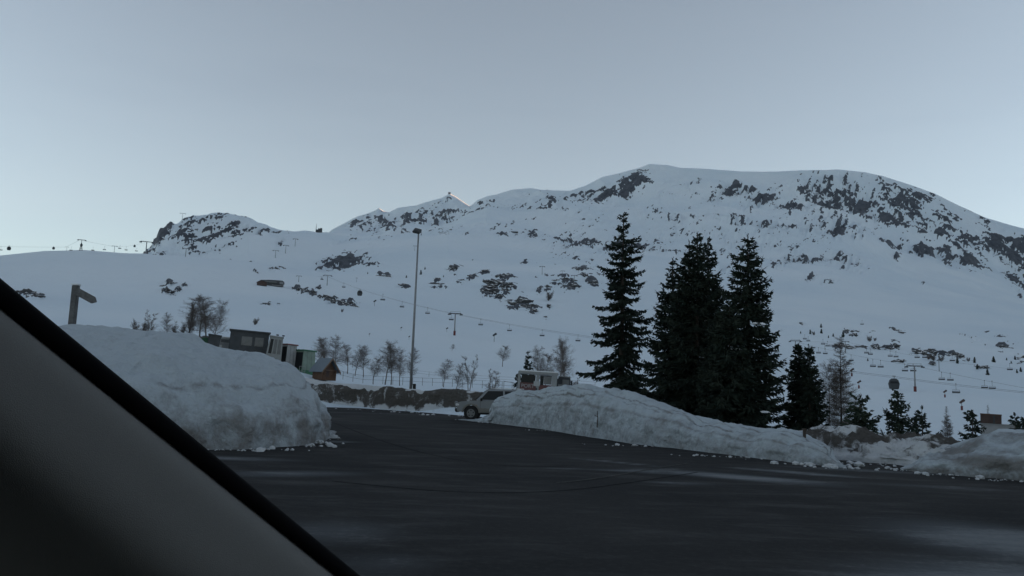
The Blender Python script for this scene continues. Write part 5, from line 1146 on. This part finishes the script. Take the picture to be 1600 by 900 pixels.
def snow_gun(px, pyt, pyb, label, red=True, s=1):
    b = hit(px, pyb); H = tip_h(px, pyt, b); root = empty('snow_cannon', b, 0); tag(root, label, 'snow cannon', 'snow making machines on the slope'); k = H / 4
    MB().tube([(0, 0, -.3), (0, 0, H * .75)], .16 * k, .13 * k, 8).build('mast', M['steel'], root)
    if red: MB().tube([(0, 0, 0), (0, 0, H * .42)], .42 * k, .42 * k, 10).build('padding', M['red'], root)
    MB().tube([(-.7 * k, 0, H * .72), (.9 * k * s, 0, H * .98)], .42 * k, .52 * k, 12).build('barrel', M['rust'] if red else M['dsteel'], root)
    MB().tube([(.86 * k * s, 0, H * .97), (1.05 * k * s, 0, H * 1.0)], .56 * k, .5 * k, 12).build('nozzle_ring', M['dsteel'], root)
snow_gun(1476.5, 610, 621, 'red and dark snow cannon, upper one of two near the lone chair'); snow_gun(1503, 625, 641, 'larger red snow cannon below the lone chair')
snow_gun(1331, 576, 588, 'snow cannon seen through the larch twigs, upper one'); snow_gun(1342, 595, 607, 'snow cannon at the right fringe of the larch')
snow_gun(626.5, 511, 517, 'small dark snow gun left of the lamp post', False); snow_gun(639, 525, 531, 'small dark snow gun touching the lamp post', False)
snow_gun(698, 512, 519, 'small dark snow gun left of the red footed pylon', False); snow_gun(577, 521, 526, 'small dark snow gun left on the flat slope', False)
snow_gun(585, 469, 478, 'thin upright snow gun between gondola and chairs', False); snow_gun(772, 521, 534, 'thin snow gun pole right of the red footed pylon', False)

# ------------------------------------------------------------------ buildings on the mountain
def station():
    b = hit(425, 446.5); d = math.hypot(b.x, b.y); k = d / F; root = empty('lift_station', b, -math.atan2(b.x, b.y) + R(12))
    tag(root, 'arched dark lift station with a glazed barrel roof on the middle slope', 'lift station')
    L_, W_, H_ = 34 * k, 14 * k, 7.2 * k; n_ = 12
    vs_, fs = [], []
    for i, x in enumerate((-L_/2, -L_/6, L_/6, L_/2 * .86, L_/2)):
        s = (.72, .92, 1.0, 1.0, .8)[i]
        for j in range(n_ + 1):
            a = math.pi * j / n_; vs_.append(Vector((x, W_ / 2 * math.cos(a) * s, H_ * .42 + H_ * .85 * math.sin(a) * s)))
    for i in range(4): fs += [(i*(n_+1)+j, i*(n_+1)+j+1, (i+1)*(n_+1)+j+1, (i+1)*(n_+1)+j) for j in range(n_)]
    fs += [tuple(range(n_+1)), tuple(range(5*(n_+1)-1, 4*(n_+1)-1, -1))]
    MB().add(vs_, fs).build('roof', M['dsteel'], root, smooth=False)
    MB().box((0, 0, H_ * .2), (L_ * .92, W_ * .8, H_ * .5)).build('wall', M['dgrey'], root)
    MB().box((-L_ * .1, -W_ * .475, H_ * .72), (L_ * .5, .3, H_ * .22)).build('window', M['paleglass'], root)
    MB().box((L_ * .36, -W_ * .40, H_ * .62), (L_ * .16, W_ * .25, H_ * .45)).build('window', M['steel'], root)
    MB().box((L_ * .2, -W_ * .5, H_ * .04), (L_ * .5, 1.2, H_ * .1)).build('platform', M['concrete'], root)
    b = hit(409, 446.5); root = empty('station_hut', b, -math.atan2(b.x, b.y)); tag(root, 'small brown gabled hut at the left end of the arched station', 'hut'); w = 14 * k; h = 4.6 * k
    MB().prism([(-w/2, 0), (w/2, 0), (w/2, h), (-w*.1, h * 1.6), (-w/2, h)], -w * .3, w * .3).build('wall', M['rust'], root)
    MB().add([(-w*.56, -w*.36, h*.95), (-w*.1, -w*.36, h*1.72), (w*.56, -w*.36, h*1.0), (w*.56, w*.36, h*1.0), (-w*.1, w*.36, h*1.72), (-w*.56, w*.36, h*.95)], [(0, 1, 4, 5), (1, 2, 3, 4)]).build('roof', M['dsteel'], root)
station()
def skyline(px0, px1, pyt, pyb, dist, label, name, parts):
    a_, _e = azel((px0 + px1) / 2, pyb); j_ = int(np.argmin(np.abs(AZ - a_))); i_ = int(np.argmax(np.where(TR[:, j_] > 1500, (TZ[:, j_] - EYE) / TR[:, j_], -9)))
    i_ = i_ if dist != 2300 else int(np.argmin(np.abs(TR[:, j_] - hit((px0 + px1) / 2, pyb).xy.length)))
    dist = TR[i_, j_]; k = dist / F; b = Vector((TX[i_, j_], TY[i_, j_], TZ[i_, j_] - (2.2 if dist > 2600 else .8) * k)); root = empty(name, b, -math.atan2(b.x, b.y)); tag(root, label, 'building')
    for nm, x, z, w, h, mm in parts: MB().box((x * k, 0, (z + h / 2) * k), (w * k, max(w * k * .7, 3), h * k)).build(nm, M[mm], root, bevel=.3)
    return root
r_ = skyline(488, 508, 345, 356.5, 2190, 'dark top station with thin mast on the high plateau', 'top_station', [('wall', 2.2, -1.5, 6.5, 8.5, 'dsteel'), ('wall', -2.6, -1.5, 3.6, 6.8, 'dsteel'), ('roof', 3.6, 5.5, 3.0, 2.6, 'dgrey'), ('annex', 9.5, -.8, 3.0, 1.6, 'dsteel'), ('platform', -6.0, -1.2, 3.4, 1.4, 'dgrey')])
MB().tube([(-6, 0, 0), (-6, 0, 22)], .8, .3, 5).tube([(-6.8, 0, 12), (-5.2, 0, 13)], .5, .5, 5).build('mast', M['dsteel'], r_)
skyline(698, 708, 299, 306, 5190, 'tiny dark station block on the tip of the sunlit peak', 'summit_station', [('wall', -1.2, -1.5, 3.6, 5.2, 'dsteel'), ('roof', -1.2, 3.4, 4.2, .9, 'dgrey'), ('platform', 2.6, -1.2, 4.4, 1.5, 'dgrey')])
skyline(850, 860, 293.5, 299, 3990, 'tiny dark hut on the mountain skyline left of the dark cliff', 'summit_hut', [('wall', 0, -1.5, 3.2, 3.2, 'dsteel'), ('roof', 0, 1.7, 4.2, .7, 'dgrey')])
r_ = skyline(796, 812, 359, 364, 2300, 'long low building on the shoulder above the scattered rocks', 'mountain_restaurant', [('wall', 0, -.6, 11, 2.2, 'dgrey'), ('roof', 0, 1.6, 12, .8, 'dsteel')])

# ------------------------------------------------------------------ the inside of our own car: window pillar
def cabin_interior():
    root = empty('car_interior', (0, 0, EYE)); tag(root, 'grey fabric window pillar with thick black seal across the lower left corner', 'car interior')
    o = Vector((0, 0, EYE))
    def pt(px, py, d): return ray(px, py).normalized() * d
    # lines along the pillar: (start pixel, end pixel, distances)
    def row(p0, p1, d0, d1, k=28): return [pt(p0[0] + (p1[0] - p0[0]) * t, p0[1] + (p1[1] - p0[1]) * t, 1 / ((1 - t) / d0 + t / d1)) for t in np.linspace(0, 1, k)]
    def sheet(rows):
        k = len(rows[0]); vs_ = [p for r in rows for p in r]; fs = [(i*k+j, i*k+j+1, (i+1)*k+j+1, (i+1)*k+j) for i in range(len(rows)-1) for j in range(k-1)]
        return vs_, fs
    A0, A1 = (-420, 87), (960, 1228)          # outer edge of the seal (against the view)
    def off(p, q): return (p[0] - q * .637, p[1] + q * .771)
    d0, d1 = .50, .86
    seal = [row(off(A0, q0), off(A1, q1), d0 + z, d1 + z) for q0, q1, z in ((0, 0, .05), (1, .6, .03), (5, 3, .018), (16, 8, .012), (30, 9, .010), (44, 13, .010), (52, 16, .024))]
    v_, f_ = sheet(seal); mesh_obj('window_seal', v_, f_, M['seal'], root, smooth=True)
    prof = [(41, 11, .030), (45, 14, .016), (52, 21, .006), (64, 34, -.003), (85, 60, -.010), (120, 95, -.017), (165, 135, -.024), (215, 180, -.024), (260, 222, -.012), (305, 262, .012), (355, 305, .052), (410, 350, .11), (470, 400, .19), (560, 480, .34)]
    v_, f_ = sheet([row(off(A0, q0), off(A1, q1), d0 + z, d1 + z) for q0, q1, z in prof]); t = mesh_obj('pillar_trim', v_, f_, M['cloth'], root, smooth=True)
    sb = t.modifiers.new('s', 'SUBSURF'); sb.levels = 2; sb.render_levels = 2
    # roof lining, seat back and door panel added out of view to shade the pillar
    MB().box((.10, -.80, .36), (1.7, 2.1, .05)).build('shade_roof_lining', M['cloth'], root, bevel=.02)
    MB().box((.05, -1.1, -.25), (1.5, .15, 1.1)).build('shade_seat_back', M['black'], root, bevel=.03)
    MB().box((-.80, -.75, -.25), (.08, 1.9, .9)).build('shade_door_panel', M['black'], root, bevel=.03)
M['seal'] = mat('black_rubber_seal', (.003, .003, .0035), .9, .1, 40, spec=.03)
def cloth_mat():
    m, q = new_nt('woven_grey_fabric', .95, .08)
    c = q.n('ShaderNodeTexCoord').outputs['Object']
    mp = q.n('ShaderNodeMapping'); mp.inputs['Scale'].default_value = (1500, 1500, 1500); mp.inputs['Rotation'].default_value = (R(20), R(35), R(10)); q.l(c, mp.inputs[0])
    wv = q.noise(mp.outputs[0], 1.0, 2, .5); n2 = q.noise(c, 6, 3, .5)
    q.l(q.mixc(q.rng(wv, .3, .7), (.165, .165, .16), (.19, .19, .183)), q.b.inputs['Base Color'])
    q.bump(wv, .0004, .6)
    return m
M['cloth'] = cloth_mat()
cabin_interior()
for o in scene.objects:
    if o.parent is None and o.type in ('MESH', 'EMPTY') and 'kind' not in o and 'label' not in o: print('UNLABELLED', o.name)
